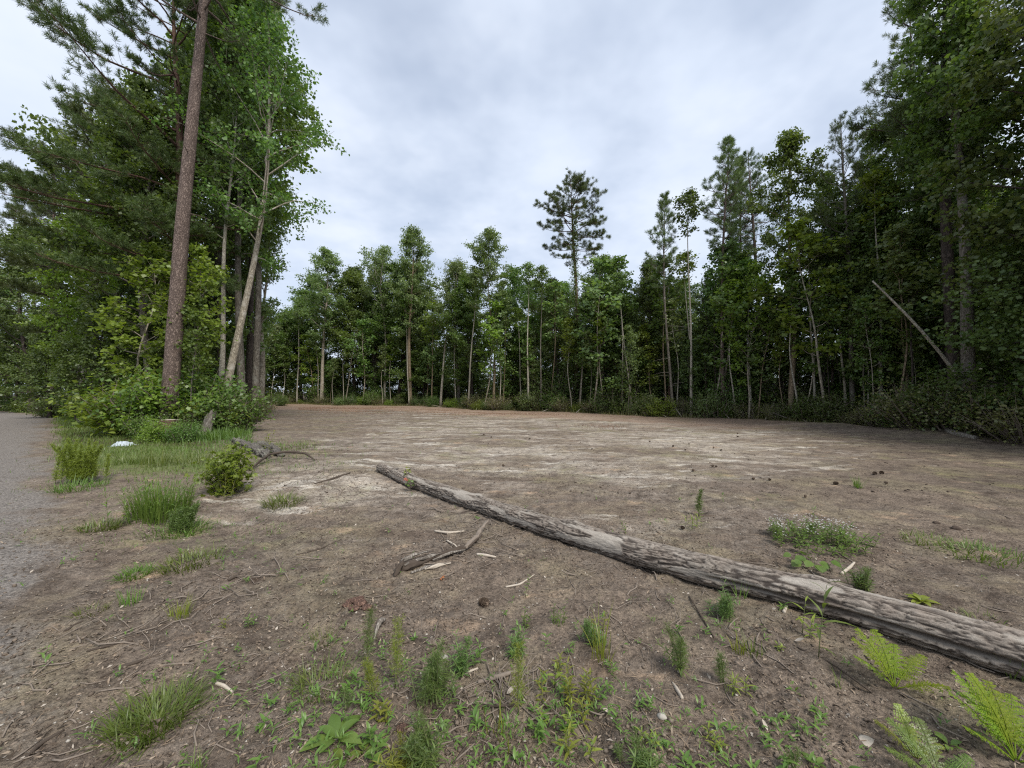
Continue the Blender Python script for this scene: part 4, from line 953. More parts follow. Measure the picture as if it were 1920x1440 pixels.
# sticks one by one
for nm, lab, pts, r, mat in [
        ('stick', 'pale forked stick lying above the pine cone', [(948, 1102), (975, 1097), (1002, 1078)], [.008, .009, .004], 'stick_pale'),
        ('stick', 'pale smooth stick near the raised arm of the rotten branch', [(815, 997), (842, 1001), (870, 997)], [.012, .016, .010], 'stick_pale'),
        ('stick', 'short whitish stick beside the left of the raised arm', [(838, 1015), (852, 1022), (863, 1033)], [.010, .008, .006], 'stick_pale'),
        ('stick', 'pale short stick at the right foot of the raised arm', [(894, 1041), (912, 1043), (930, 1046)], [.012, .013, .009], 'stick_pale'),
        ('stick', 'dark stick lying left of the thin end of the long log', [(590, 908), (622, 900), (656, 888)], [.012, .022, .014], 'stick_dark'),
        ('stick', 'broken dark stub of wood near the thin end of the long log', [(632, 938), (638, 926), (643, 919)], [.014, .018, .014], 'stick'),
        ('stick', 'long thin dark stick in the middle left foreground sand', [(165, 1222), (205, 1212), (250, 1203)], [.007, .009, .006], 'stick_dark'),
        ('stick', 'short dark stick touching the long thin one in the left foreground', [(122, 1184), (140, 1172), (156, 1165)], [.006, .007, .005], 'stick_dark'),
        ('stick', 'dark stick running up toward the green tuft at lower left', [(188, 1272), (232, 1252), (300, 1228)], [.006, .010, .006], 'stick_dark'),
        ('stick', 'straight tan twig right of the tuft-side dark stick', [(306, 1249), (335, 1246), (366, 1245)], [.006, .006, .004], 'stick'),
        ('stick', 'grey bent piece of wood right of the lower left tuft', [(405, 1284), (420, 1289), (436, 1301)], [.010, .010, .007], 'stick_pale'),
        ('stick', 'long dark twig lying level behind the bottom spiky blades', [(812, 1329), (880, 1326), (972, 1324)], [.008, .008, .007], 'stick_dark'),
        ('stick', 'dark slanting twig crossing the bottom of the ground', [(852, 1432), (880, 1392), (915, 1341)], [.005, .006, .004], 'stick_dark'),
        ('stick', 'dark twig rising right of the feathery stalks', [(798, 1228), (815, 1217), (834, 1207)], [.007, .008, .005], 'stick_dark'),
        ('stick', 'split reddish piece of bark among the yellow green weeds', [(896, 1282), (935, 1272), (975, 1258)], [.010, .013, .008], 'stick'),
        ('stick', 'short pale stick left of the split bark', [(868, 1267), (882, 1260), (896, 1254)], [.007, .007, .005], 'stick_pale'),
        ('stick', 'dark twig climbing toward the log right of the green weeds', [(1340, 1198), (1320, 1165), (1292, 1118)], [.005, .006, .004], 'stick_dark'),
        ('stick', 'pale bone-like stick under the log at right of centre', [(1470, 1150), (1478, 1130), (1494, 1121)], [.010, .010, .008], 'stick_pale'),
        ('stick', 'bleached bent stick behind the log near the white-flowered weeds', [(1578, 1078), (1592, 1067), (1602, 1056)], [.013, .013, .009], 'stick_pale'),
        ('stick', 'thin brown stick leading down to the bleached bent stick', [(1560, 1030), (1580, 1043), (1600, 1055)], [.008, .007, .006], 'stick'),
        ('stick', 'long grey branch lying tight behind the log', [(1500, 1082), (1545, 1092), (1600, 1104)], [.018, .020, .012], 'stick'),
        ('stick', 'tan split stick pointing up at the bottom right of centre', [(1279, 1311), (1268, 1293), (1261, 1281)], [.009, .010, .005], 'stick_pale'),
        ('stick', 'long dark twig running through the right foreground soil', [(1495, 1215), (1560, 1245), (1635, 1300)], [.005, .006, .005], 'stick_dark'),
        ('stick', 'dark stick on the sand at the far left foreground corner', [(30, 1440), (75, 1398), (120, 1370)], [.006, .009, .005], 'stick_dark'),
        ('stick', 'thin curved root loop around the reddish bark crumbs', [(640, 1170), (634, 1150), (652, 1130), (704, 1112)], [.004, .005, .005, .003], 'stick_dark'),
        ('stick', 'dark stick near the light soil left of the leaning sticks pile', [(560, 1040), (600, 1030), (640, 1012)], [.005, .006, .004], 'stick_dark'),
        ('stick', 'charred knob of wood left of centre in the sand', [(428, 1090), (436, 1086), (444, 1082)], [.010, .014, .010], 'stick_dark')]:
    ground_stick(nm, lab, 'stick', pts, r, mat, seed=int(pts[0][0]))
stem_thing('bark_chip', 'curled pale bark chip leaning between the two feathery stalks', 'bark', [([gp(701, 1200, .0), gp(707, 1186, .03), gp(714, 1176, .045), gp(722, 1170, .03)], [.006, .014, .016, .008])], 'dead', 7, .4, seed=9)
# heap of small branches and logs at the right side
for lab, pts, r, mat, up in [
        ('pale broken-ended branch lying down the dirt bank at right', [(1760, 803), (1780, 810), (1800, 816), (1830, 823)], [.13, .11, .10, .08], 'dead', .02),
        ('grey log lying level behind the broken-ended branch at right', [(1768, 797), (1790, 796), (1822, 799)], [.12, .13, .11], 'bark_grey', .12),
        ('thick dark log at the right edge of the clearing', [(1892, 806), (1915, 812), (1950, 820)], [.14, .17, .17], 'bark_grey', .05),
        ('thin pale branch over the thick dark log at right', [(1866, 800), (1892, 806), (1925, 810)], [.03, .045, .04], 'dead', .30)]:
    stem_thing('fallen_branch', lab, 'branch', [([gp(a, c, up) for a, c in pts], r)], mat, 14, .3, group='fallen branches at the right side', seed=int(pts[0][0]))
def limb3(label, pts, r, mat='dead'):
    return stem_thing('bare_branch', label, 'branch', [([np.array([X(a, y), y, topz(c, y)]) for a, c, y in pts], r)], mat, 7, .2, group='bare branches at the right side', seed=int(pts[0][0]))
limb3('curved mossy bare branch rising right of the thick grey trunk', [(1836, 786, 13.6), (1848, 765, 13.6), (1857, 740, 13.7), (1862, 718, 13.8), (1866, 704, 14)], [.05, .05, .045, .04, .02])
limb3('second curved bare branch near the right side', [(1876, 790, 13.0), (1888, 768, 13.0), (1898, 748, 13.1), (1903, 726, 13.2)], [.045, .04, .035, .02])
limb3('short bare branch pointing left at the foot of the leaning dead stem', [(1782, 758, 14.0), (1798, 752, 14.2), (1816, 746, 14.6)], [.025, .035, .03])

rg = np.random.default_rng(66)
for k in range(16):
    px = 700 + 1000 * (k + rg.uniform(0, 1)) / 16; x, y = behind(px, rg.uniform(-.6, .6)); a = rg.uniform(0, 6.28); L = rg.uniform(.8, 2.6); e = rg.uniform(.0, .75)
    p0 = np.array([x, y, float(gz(x, y)) + .02]); d = np.array([math.cos(a) * math.cos(e), abs(math.sin(a)) * math.cos(e), math.sin(e)])
    stem_thing('fallen_limb', 'thin bare limb leaning in the ragged foot of the far trees', 'branch', [([p0, p0 + d * L * .5 + rg.normal(size=3) * .05, p0 + d * L], [.035, .028, .012])], ['dead', 'stick', 'bark_pale'][k % 3], 7, .2, group='thin limbs at the foot of the far trees', seed=k)

# ------------------------------------------------------------------ white sheet, far slabs
rng = np.random.default_rng(8)
nu, nv = 40, 30; u = np.linspace(-1, 1, nu)[None]; v = np.linspace(-1, 1, nv)[:, None]
hh = np.clip(1 - (u ** 2 * .9 + v ** 2), 0, 1) ** .6 * .13 + .10 * (fbm2(u * 4 + 9 + 0 * v, v * 4 + 0 * u, 61, 3) - .5) + .03 * ridged(vn2(u * 5 + 0 * v, v * 5 + u * 2, 62))
x0, y0, z0 = at(231, 835)
VV = np.stack([u * .30 + 0 * v, v * .22 + 0 * u, hh - .04], -1).reshape(-1, 3); iq = (np.arange(nv - 1)[:, None] * nu + np.arange(nu - 1)[None]).ravel()
M['plastic'] = plain_mat('white_plastic', (.30, .35, .39), (.52, .56, .58), 9, .5, .5, bump=.4)
o = MB().add(VV, np.stack([iq, iq + 1, iq + nu + 1, iq + nu], -1)).build('plastic_sheet', M['plastic'], None, True); o.location = (x0, y0, z0)
tag(o, 'crumpled bluish white plastic sheet half hidden in the verge grass', 'plastic sheet')
M['slab'] = plain_mat('pale_grey_slab', (.34, .35, .35), (.46, .47, .47), 4)
for px, y, w, h_, lab in ((900, 42, 1.9, .75, 'pale grey slab glimpsed low between trunks left of the curved tan trunk'), (1010, 41, 1.6, .6, 'pale grey slab glimpsed low behind the slender white trunk'), (1335, 31, .9, .55, 'small pale grey slab low in the brush right of the white trunk')):
    bx = MB(); pr = np.array([(-.5, 0), (-.5, .12), (-.22, .35), (-.16, 1), (.16, 1), (.22, .35), (.5, .12), (.5, 0)]); n8 = len(pr)
    V_ = np.concatenate([np.stack([np.full(n8, sx * w / 2), pr[:, 0] * .6, pr[:, 1] * h_ + .55], -1) for sx in (-1, 1)]); a = np.arange(n8); c = (a + 1) % n8
    bx.add(V_, np.stack([a, c, c + n8, a + n8], -1), [(0, k + 1, k) for k in range(1, n8 - 1)] + [(n8, n8 + k, n8 + k + 1) for k in range(1, n8 - 1)])
    o = bx.build('concrete_slab', M['slab']); o.location = (X(px, y), y, float(gz(X(px, y), y)) - .57); tag(o, lab, 'slab', 'pale slabs beyond the trees')

# ------------------------------------------------------------------ plants of the bare ground
def px_size(px, py):
    x, y, z = at(px, py); return (x, y, z), y / F        # metres per photo pixel there

def g_tuft(rng, n, R, L, W=.006, lean=(.2, .8), droop=(.05, .4), seg=4):
    r = R * np.sqrt(rng.uniform(0, 1, n)); a = rng.uniform(0, 2 * PI, n); az = a + rng.normal(size=n) * .8
    return blades(np.stack([r * np.cos(a), r * np.sin(a), 0 * r - .01], -1), az, L * rng.uniform(.45, 1.1, n), W * rng.uniform(.7, 1.2, n), rng.uniform(*lean, n), rng.uniform(*droop, n), seg)

def fennel(rng, Hs, sp=.06, dens=300, L=.045, w=.0022):
    """feathery weed: stalks set with thread leaves"""
    ST = MB(); LF = MB()
    for (bx_, by_, h_, lx, ly) in Hs:
        t = np.linspace(0, 1, 8); P = np.stack([bx_ + lx * h_ * t ** 1.4, by_ + ly * h_ * t ** 1.4, h_ * t], -1)
        ST.add(*tube(P, np.linspace(.0045, .0018, 8), 5))
        n = int(dens * h_ / .2); tt = rng.uniform(.08, 1, n) ** .8; c = np.stack([np.interp(tt, t, P[:, k]) for k in range(3)], -1)
        az = rng.uniform(0, 2 * PI, n); tw = L * (1.15 - .65 * tt); sub = 6
        d = np.stack([np.cos(az), np.sin(az), rng.uniform(.2, 1.6, n)], -1); d = nrm(d); tw = tw * rng.uniform(.5, 1.25, n)
        idx = np.repeat(np.arange(n), sub); f = rng.uniform(.0, 1, n * sub)
        p = c[idx] + d[idx] * (tw[idx] * f)[:, None]; dd = nrm(d[idx] * .8 + rng.normal(size=(n * sub, 3)) * .55)
        LF.add(*kites(p, dd, rsph(rng, n * sub), tw[idx] * .55, np.full(n * sub, w), fold=0))
    return ST, LF

def leafy(rng, stems, Lf=.05, Wf=.012, per=14, ang=.6, droop=.4, peak=.4):
    ST = MB(); LF = MB()
    for (bx_, by_, h_, lx, ly) in stems:
        t = np.linspace(0, 1, 7); P = np.stack([bx_ + lx * h_ * t ** 1.3, by_ + ly * h_ * t ** 1.3, h_ * t], -1)
        ST.add(*tube(P, np.linspace(.003, .0014, 7), 5))
        n = per; tt = np.linspace(.12, 1, n); c = np.stack([np.interp(tt, t, P[:, k]) for k in range(3)], -1)
        az = np.arange(n) * 2.4 + rng.uniform(0, 6); el = ang + .5 * tt + rng.normal(size=n) * .15
        d = np.stack([np.cos(az) * np.cos(el), np.sin(az) * np.cos(el), np.sin(el)], -1)
        nn = np.stack([-np.cos(az) * np.sin(el), -np.sin(az) * np.sin(el), np.cos(el)], -1)
        L = Lf * (1.1 - .55 * np.abs(tt - .45)) * rng.uniform(.75, 1.15, n)
        LF.add(*leaves3(c, d, nn, L, L / Lf * Wf, 4, droop, peak=peak))
    return ST, LF

def plant(name, label, cat, px, py, WL, mats, group='weeds on the bare ground', dz=0.0, names=('stem', 'leaves')):
    x, y, z = at(px, py); t = thing(name, label, cat, (x, y, z + dz), group)
    for mb, nm, mt in zip(WL, names, mats):
        if mb is not None and mb.n: mb.build(nm, M[mt], t)
    return t
def one(name, label, cat, px, py, VQ, mat, group='weeds on the bare ground', dz=0.0):
    x, y, z = at(px, py); o = MB().add(*VQ).build(name, M[mat]); o.location = (x, y, z + dz); return tag(o, label, cat, group)
R_ = lambda s: np.random.default_rng(s)
# feathery weeds
for k, (px, py, h, n, spread, lab, mat) in enumerate([
        (688, 1262, 108, 1, 0, 'tall dark feathery stalk left of the curled pale bark chip', 'fennel'), (741, 1292, 120, 1, 0, 'yellow green feathery stalk right of the curled pale bark chip', 'weed_yellow'),
        (698, 1312, 70, 2, 18, 'low yellowish feathery weed below the tall dark stalk', 'weed_yellow'), (812, 1318, 100, 7, 60, 'bushy dark green feathery clump right of the two stalks', 'fennel'),
        (862, 1270, 70, 3, 26, 'smaller feathery weed at the right flank of the bushy clump', 'fennel'), (795, 1446, 95, 7, 55, 'dense feathery bush at the very bottom left of centre', 'fennel'),
        (757, 1446, 60, 3, 20, 'yellow green feathery weed joined to the bottom feathery bush', 'weed_yellow'), (972, 1340, 118, 1, 0, 'thin tall feathery stalk in the bottom centre', 'weed_yellow'),
        (968, 1226, 44, 4, 26, 'small blue green feathery weed above the yellow green weeds', 'fennel'), (1275, 1262, 84, 3, 30, 'feathery weed standing alone right of the tall grass clump', 'fennel'),
        (1358, 1160, 54, 5, 42, 'feathery weed close before the middle of the log', 'fennel'), (1352, 1282, 58, 2, 14, 'dark narrow feathery weed at the right of centre', 'fennel'),
        (1105, 1205, 44, 3, 26, 'sprawling feathery weed above the tall grass clump', 'fennel'), (150, 906, 78, 16, 60, 'tall pale feathery bush by the gravel road', 'weed_yellow'),
        (345, 996, 48, 10, 55, 'dark feathery cushion in the grass at left', 'fennel'), (465, 806, 62, 6, 16, 'dark feathery weed at the right end of the left stand', 'fennel'),
        (1310, 968, 48, 1, 0, 'tall thin feathery weed standing alone behind the log', 'fennel'), (1618, 1108, 46, 5, 34, 'feathery weed behind the log near the right', 'fennel'),
        (1490, 1446, 40, 2, 20, 'feathery sprig at the bottom right of centre', 'fennel'), (1205, 1446, 66, 4, 36, 'dark feathery weed at the bottom right of the chalky pebble', 'fennel'),
        (1165, 1430, 40, 2, 14, 'small feathery weed at the bottom left of the chalky pebble', 'fennel'), (650, 1330, 36, 2, 20, 'small feathery sprig above the broad-leaved rosette', 'fennel')]):
    (x, y, z), s = px_size(px, py); rng = R_(100 + k); H = h * s * 1.02
    st = [(rng.normal() * spread * s * .16, rng.normal() * spread * s * .16, H * (1 if n == 1 else rng.uniform(.5, 1.05)), *(np.clip(rng.normal(size=2), -1.3, 1.3) * (.06 if n == 1 else .22))) for _ in range(n if n < 5 else int(n * 1.8))]
    far_ = y > 4
    WL_ = fennel(rng, st if (n < 3 or far_) else st[::2], dens=120 if not far_ else 110, L=min(.062, .13 * H + .022), w=.0017 if not far_ else .005)
    if n >= 3 and not far_:
        S1, L1 = leafy(rng, [(a_ * 1.7, b_ * 1.7, c_ * .95, d_ * 1.3, e_ * 1.3) for a_, b_, c_, d_, e_ in st[1::2]] + [(rng.normal() * .03, rng.normal() * .03, H * rng.uniform(.35, .8), rng.normal() * .4, rng.normal() * .4) for _ in range(4)], .05, .0075, 24, .35, .45)
        for src, dst in ((S1, WL_[0]), (L1, WL_[1])): dst.add(np.concatenate(src.v), np.concatenate(src.q))
    plant('feathery_weed', lab, 'weed', px, py, WL_ or fennel(rng, st, dens=120 if not far_ else 110, L=min(.062, .13 * H + .022), w=.0017 if not far_ else .005), ('stem', mat), names=('stem' if n == 1 else 'stems', 'leaves'))
# leafy weeds
for k, (px, py, h, n, spread, Lf, Wf, per, lab, mat) in enumerate([
        (1060, 1322, 80, 6, 70, .05, .011, 16, 'yellow green narrow-leaved weeds right of the thin tall stalk', 'weed_yellow'), (1097, 1322, 66, 3, 26, .05, .012, 15, 'narrow-leaved weed at the right of the yellow green patch', 'weed_yellow'),
        (1040, 1372, 44, 4, 50, .04, .009, 12, 'low narrow-leaved weeds below the yellow green patch', 'weed_yellow'), (890, 1250, 56, 2, 16, .045, .014, 11, 'lance-leaved weed right of the bushy feathery clump', 'weed'),
        (1122, 1186, 44, 3, 30, .04, .010, 13, 'bright lance-leaved weed under the pale forked stick', 'weed_yellow'), (985, 1182, 36, 3, 22, .035, .009, 11, 'small leafy weed right of the pine cone', 'weed'),
        (985, 1120, 40, 1, 0, .035, .009, 14, 'slender leafy stalk touching the pale forked stick', 'weed'), (1535, 1232, 140, 1, 0, .13, .022, 9, 'tall weed with long drooping leaves standing against the log', 'weed'),
        (1512, 1190, 60, 2, 20, .09, .016, 7, 'pale drooping-leaved weed at the foot of the tall weed', 'weed_yellow'), (1400, 1300, 34, 3, 34, .045, .008, 10, 'small yellow green weed below the pair of grass tufts', 'weed_yellow'),
        (1052, 1168, 30, 3, 30, .035, .009, 10, 'little leafy weed left of the sprawling feathery weed', 'weed'), (1160, 1040, 20, 2, 12, .03, .014, 7, 'small green sprout pressed against the near side of the log', 'weed_yellow'),
        (1172, 998, 20, 2, 12, .035, .018, 7, 'small green sprout peeking over the far side of the log', 'weed'), (1302, 990, 36, 6, 22, .09, .010, 7, 'bright green weed clump at the foot of the thin feathery weed', 'weed_yellow'),
        (232, 968, 34, 2, 8, .06, .03, 9, 'yellowish sprout on the pale sand at left', 'weed_yellow'), (312, 966, 78, 26, 110, .10, .018, 13, 'leafy weed clump left of the bright sweetgum bush', 'weed'),
        (425, 940, 64, 2, 14, .12, .013, 16, 'pale willow-like sprout in front of the bright sweetgum bush', 'weed_yellow'), (503, 850, 40, 3, 16, .16, .03, 8, 'light green sprout right behind the bright bush', 'weed_yellow'),
        (690, 1408, 36, 4, 60, .05, .020, 8, 'scattered small-leaved weed right of the broad-leaved rosette', 'weed'), (735, 1345, 44, 4, 60, .05, .014, 9, 'bright small weed below the yellow green stalk', 'weed_yellow'),
        (1040, 1290, 40, 1, 0, .05, .018, 7, 'single light sprout in the litter of the bottom centre', 'weed_yellow'), (1065, 1420, 46, 2, 14, .06, .013, 8, 'light narrow weed at the bottom centre', 'weed_yellow'),
        (1105, 1425, 38, 1, 0, .05, .014, 8, 'thin pale weed at the bottom centre right', 'weed_yellow'), (470, 1172, 20, 3, 26, .035, .010, 8, 'small leafy seedling in the sand left of the reddish bark crumbs', 'weed'),
        (420, 1178, 18, 2, 20, .03, .010, 7, 'tiny seedling left of the small leafy seedling', 'weed_yellow'), (1215, 1395, 24, 3, 26, .04, .009, 9, 'weed sprig above the chalky pebble', 'weed_yellow'),
        (1330, 1400, 26, 3, 24, .04, .008, 10, 'yellowish sprig on the right foreground soil', 'weed_yellow'), (1455, 1222, 14, 2, 16, .03, .012, 6, 'little pale seedling below the log at right', 'weed_yellow')]):
    (x, y, z), s = px_size(px, py); rng = R_(200 + k); H = h * s
    st = [(rng.normal() * spread * s * .32, rng.normal() * spread * s * .32, H * (1 if n == 1 else rng.uniform(.5, 1.05)), rng.normal() * .15, rng.normal() * .15) for _ in range(n)]
    dz = .0
    plant('leafy_weed', lab, 'weed', px, py, leafy(rng, st, Lf, Wf, per, .35 if Lf < .1 else .75, .35 if Lf < .1 else .8), ('stem', mat), dz=dz, names=('stem' if n == 1 else 'stems', 'leaves'))
# tufts of grass
for k, (px, py, w, h, n, bw, lab, mat) in enumerate([
        (292, 1352, 150, 58, 620, .0085, 'dense green tuft of grass alone in the lower left foreground', 'weed'), (215, 1366, 50, 22, 90, .006, 'low offshoot left of the dense lower left tuft', 'weed'),
        (605, 1208, 64, 34, 90, .005, 'sprawling grass at the left of the dark feathery stalk', 'grass'), (605, 1282, 120, 44, 170, .006, 'wide sprawling grass above the broad-leaved rosette', 'grass'),
        (1128, 1238, 46, 92, 26, .008, 'tall upright grass clump right of centre in the foreground', 'weed_yellow'), (1385, 1222, 28, 34, 22, .008, 'left one of two little grass tufts below the log', 'weed_yellow'),
        (1412, 1226, 34, 36, 26, .008, 'right one of two little grass tufts below the log', 'weed'), (928, 1372, 40, 66, 9, .009, 'spiky light green blades beside the slanting twig', 'weed_yellow'),
        (952, 1398, 40, 72, 9, .009, 'second spiky blades right of the slanting twig', 'weed_yellow'), (190, 992, 66, 26, 260, .010, 'low green grass patch left of the leafy weed clump', 'grass'),
        (358, 1056, 116, 28, 300, .009, 'wide grass patch in the middle of the left foreground', 'grass'), (252, 1078, 60, 26, 180, .008, 'grass patch left of the wide grass patch', 'weed'),
        (533, 944, 84, 26, 300, .010, 'grass strip on the slope right of the bright bush', 'grass'), (244, 1134, 34, 36, 40, .007, 'upright grass tuft on the sand at left', 'weed'),
        (336, 1158, 40, 36, 60, .006, 'yellowish grass tuft right of the upright tuft', 'weed_yellow'), (172, 1148, 50, 22, 70, .006, 'low grass tuft left of the long thin dark stick', 'grass'),
        (290, 872, 60, 34, 80, .012, 'arching grass on the bank behind the leafy weed clump', 'grass'), (365, 868, 70, 38, 90, .012, 'arching grass between the bank and the bright bush', 'grass'),
        (250, 868, 70, 30, 150, .012, 'grass patch on the bank by the tall pale feathery bush', 'grass'), (330, 1000, 120, 26, 420, .010, 'lush grass round the dark feathery cushion', 'weed'),
        (1370, 1300, 20, 22, 14, .006, 'tiny grass tuft right of the dark narrow feathery weed', 'weed'), (1840, 1040, 150, 22, 320, .010, 'flattened grass patch at the right beyond the log', 'grass'),
        (1755, 1020, 120, 20, 160, .010, 'thin grass patch right of the white-flowered weeds', 'grass'), (1898, 1262, 60, 44, 30, .010, 'grass at the thick end of the log', 'weed'),
        (1838, 1165, 70, 20, 120, .008, 'low grass behind the thick end of the log', 'grass'), (1545, 1150, 30, 50, 9, .009, 'thin arching grass before the log', 'weed'),
        (1390, 1120, 24, 40, 9, .008, 'small arching grass tuft touching the log', 'weed'), (1047, 1170, 24, 26, 20, .007, 'tiny grass tuft among the leafy weeds of the centre', 'weed'),
        (150, 916, 90, 26, 260, .010, 'grass at the foot of the tall pale feathery bush', 'weed'), (300, 970, 105, 72, 420, .011, 'tall lush grass clump left of the dark feathery cushion', 'weed'), (410, 822, 80, 30, 420, .016, 'bright mound of grass beneath the torn snag', 'weed'),
        (1610, 915, 16, 24, 30, .010, 'small green tuft on the bare lot at right', 'weed'), (372, 1440, 30, 40, 26, .005, 'wispy grass at the bottom left of the rosette', 'grass'),
        (1570, 1285, 16, 46, 5, .008, 'two thin grass blades left of the ferns', 'weed'), (560, 838, 90, 12, 160, .012, 'thin mossy grass right of the old logs', 'grass')]):
    (x, y, z), s = px_size(px, py); rng = R_(300 + k)
    flat = h < .55 * w
    V_, q_ = g_tuft(rng, n, w * s * .42, h * s * 1.25, bw * (.75 if y < 3 else 1), (.35, .95) if flat else (.1, .55), (.05, .5) if flat else (.0, .3))
    if w > 60:  # foreshortening of a flat patch: as deep as it is wide
        pass
    one('grass_tuft', lab, 'grass', px, py, (V_, q_), mat, 'grass tufts on the bare ground', 0)

# broad-leaved rosettes
def rosette(label, px, py, w, n, mat, seed):
    (x, y, z), s = px_size(px, py); rng = R_(seed); LF = MB(); L = w * s * .55
    az = np.arange(n) * 2.4 + rng.uniform(0, 6) ; el = np.linspace(.35, 1.05, n); d = np.stack([np.cos(az) * np.cos(el), np.sin(az) * np.cos(el), np.sin(el)], -1); nn = np.stack([-np.cos(az) * np.sin(el), -np.sin(az) * np.sin(el), np.cos(el)], -1)
    Lr = L * np.linspace(1.1, .6, n)
    LF.add(*leaves3(np.zeros((n, 3)) + d * .01, d, nn, Lr, Lr * .48, 7, .45, .3, .52))
    return plant('broadleaf_weed', label, 'weed', px, py, (LF,), (mat,), names=('leaves',))
rosette('large broad-leaved light green rosette at the bottom left of centre', 630, 1388, 96, 8, 'weed', 400)
rosette('small broad-leaved seedling right below the large rosette', 645, 1424, 50, 7, 'weed', 401)
rosette('young broad-leaved weed with few leaves right of the large rosette', 682, 1412, 44, 5, 'weed', 402)
rosette('leafy bright weed behind the log left of its thick end', 1728, 1130, 44, 12, 'weed_yellow', 403)
rosette('little rosette at the bottom right of the pale grey chip', 1530, 1436, 40, 6, 'weed', 404)
rosette('small rosette on the soil at the far right of the ferns', 1780, 1400, 46, 6, 'weed', 405)
# round-leaved vine
(x, y, z), s = px_size(1525, 1062); rng = R_(410); LF = MB(); ST = MB()
for k in range(16):
    a = rng.uniform(0, 2 * PI); r = rng.uniform(.03, .16); p = np.array([math.cos(a) * r * 1.4, math.sin(a) * r, rng.uniform(.04, .11)]); ST.add(*tube(np.array([[p[0] * .5, p[1] * .5, 0], p]), [.0025, .0015], 4, cap=False))
    d = nrm(np.array([[math.cos(a), math.sin(a), -.1]])); LF.add(*leaves3(p[None] - d * .02, d, np.array([[0.1, -.3, 1.0]]), .075 * rng.uniform(.7, 1.2), .08 * rng.uniform(.7, 1.2), 5, .3, .15, .42))
plant('vine', 'round-leaved vine in front of the white-flowered weeds', 'vine', 1525, 1064, (ST, LF), ('stem', 'weed'), names=('stems', 'leaves'))
# low weeds with small white flowers
(x, y, z), s = px_size(1535, 1015); rng = R_(411); ST = MB(); LF = MB(); FL = MB()
for k in range(95):
    a = rng.uniform(0, 2 * PI); r = math.sqrt(rng.uniform(0, 1)); bx_, by_ = math.cos(a) * r * .48 + .10 * math.sin(a) * r, math.sin(a) * r * .34 - math.cos(a) * r * .12; h_ = rng.uniform(.10, .24) * (1.1 - .5 * r)
    S1, L1 = leafy(rng, [(bx_, by_, h_, rng.normal() * .3, rng.normal() * .3)], .055, .019, 11, .25, .3)
    ST.add(np.concatenate(S1.v), np.concatenate(S1.q)); LF.add(np.concatenate(L1.v), np.concatenate(L1.q))
    if by_ > -.12 and rng.uniform() < .75:
        for f in range(4):
            p = np.array([bx_ + rng.normal() * .03, by_ + rng.normal() * .03, h_ + rng.uniform(.02, .07)]); ST.add(*tube(np.array([[bx_, by_, h_ * .7], p]), [.0013, .0009], 3, cap=False))
            aa = np.arange(5) * 2 * PI / 5; d = np.stack([np.cos(aa), np.sin(aa), .3 + 0 * aa], -1); FL.add(*kites(np.repeat(p[None], 5, 0), d, np.repeat([[0, 0, 1.]], 5, 0), np.full(5, .0085), np.full(5, .006)))
plant('flowering_weeds', 'broad mound of weeds with tiny white flowers behind the log', 'weed', 1535, 1018, (ST, LF, FL), ('stem', 'weed', 'flower'), names=('stems', 'leaves', 'flowers'))
# sweetgum bush
W, LF = shrub(420, .80, .36, 34, 1500, leaf=.095, clump=.045, star=True)
x, y, z = at(425, 925); t = thing('bush', 'bright star-leaved bush at the left of the old logs', 'bush', (x, y, z), 'weeds on the bare ground'); W.build('stems', M['stick'], t); LF.build('foliage', M['leaf_bright'], t)
# sprigs on the log
for px, lab, dyy, n, mats in ((766, 'yellow green sprig growing on the thin part of the log', .0, 40, 'weed_yellow'), (784, 'green sprig with an orange leaf beside the log', -.13, 26, 'weed')):
    p, k = on_log(px); rng = R_(px); W, LF = shrub(px, .16, .09, 8, n, leaf=.06, clump=.015, star=True)
    t = thing('sprig', lab, 'sprig', (p[0] + S[k][0] * (-dyy), p[1] + dyy * 1.0, p[2] - .12 if dyy else p[2] - .05), 'sprigs on the log'); W.build('stems', M['stick'], t); LF.build('foliage', M[mats], t)
    if dyy:
        O = MB(); add_star(O, np.array([[-.07, .02, .12], [-.05, .0, .10]]), np.array([[-.5, -.4, -.3], [.3, -.8, 0]]), np.array([[0, -.6, .8], [0, -.6, .8]]), np.array([.09, .08])); O.build('autumn_leaf', M['autumn'], t)
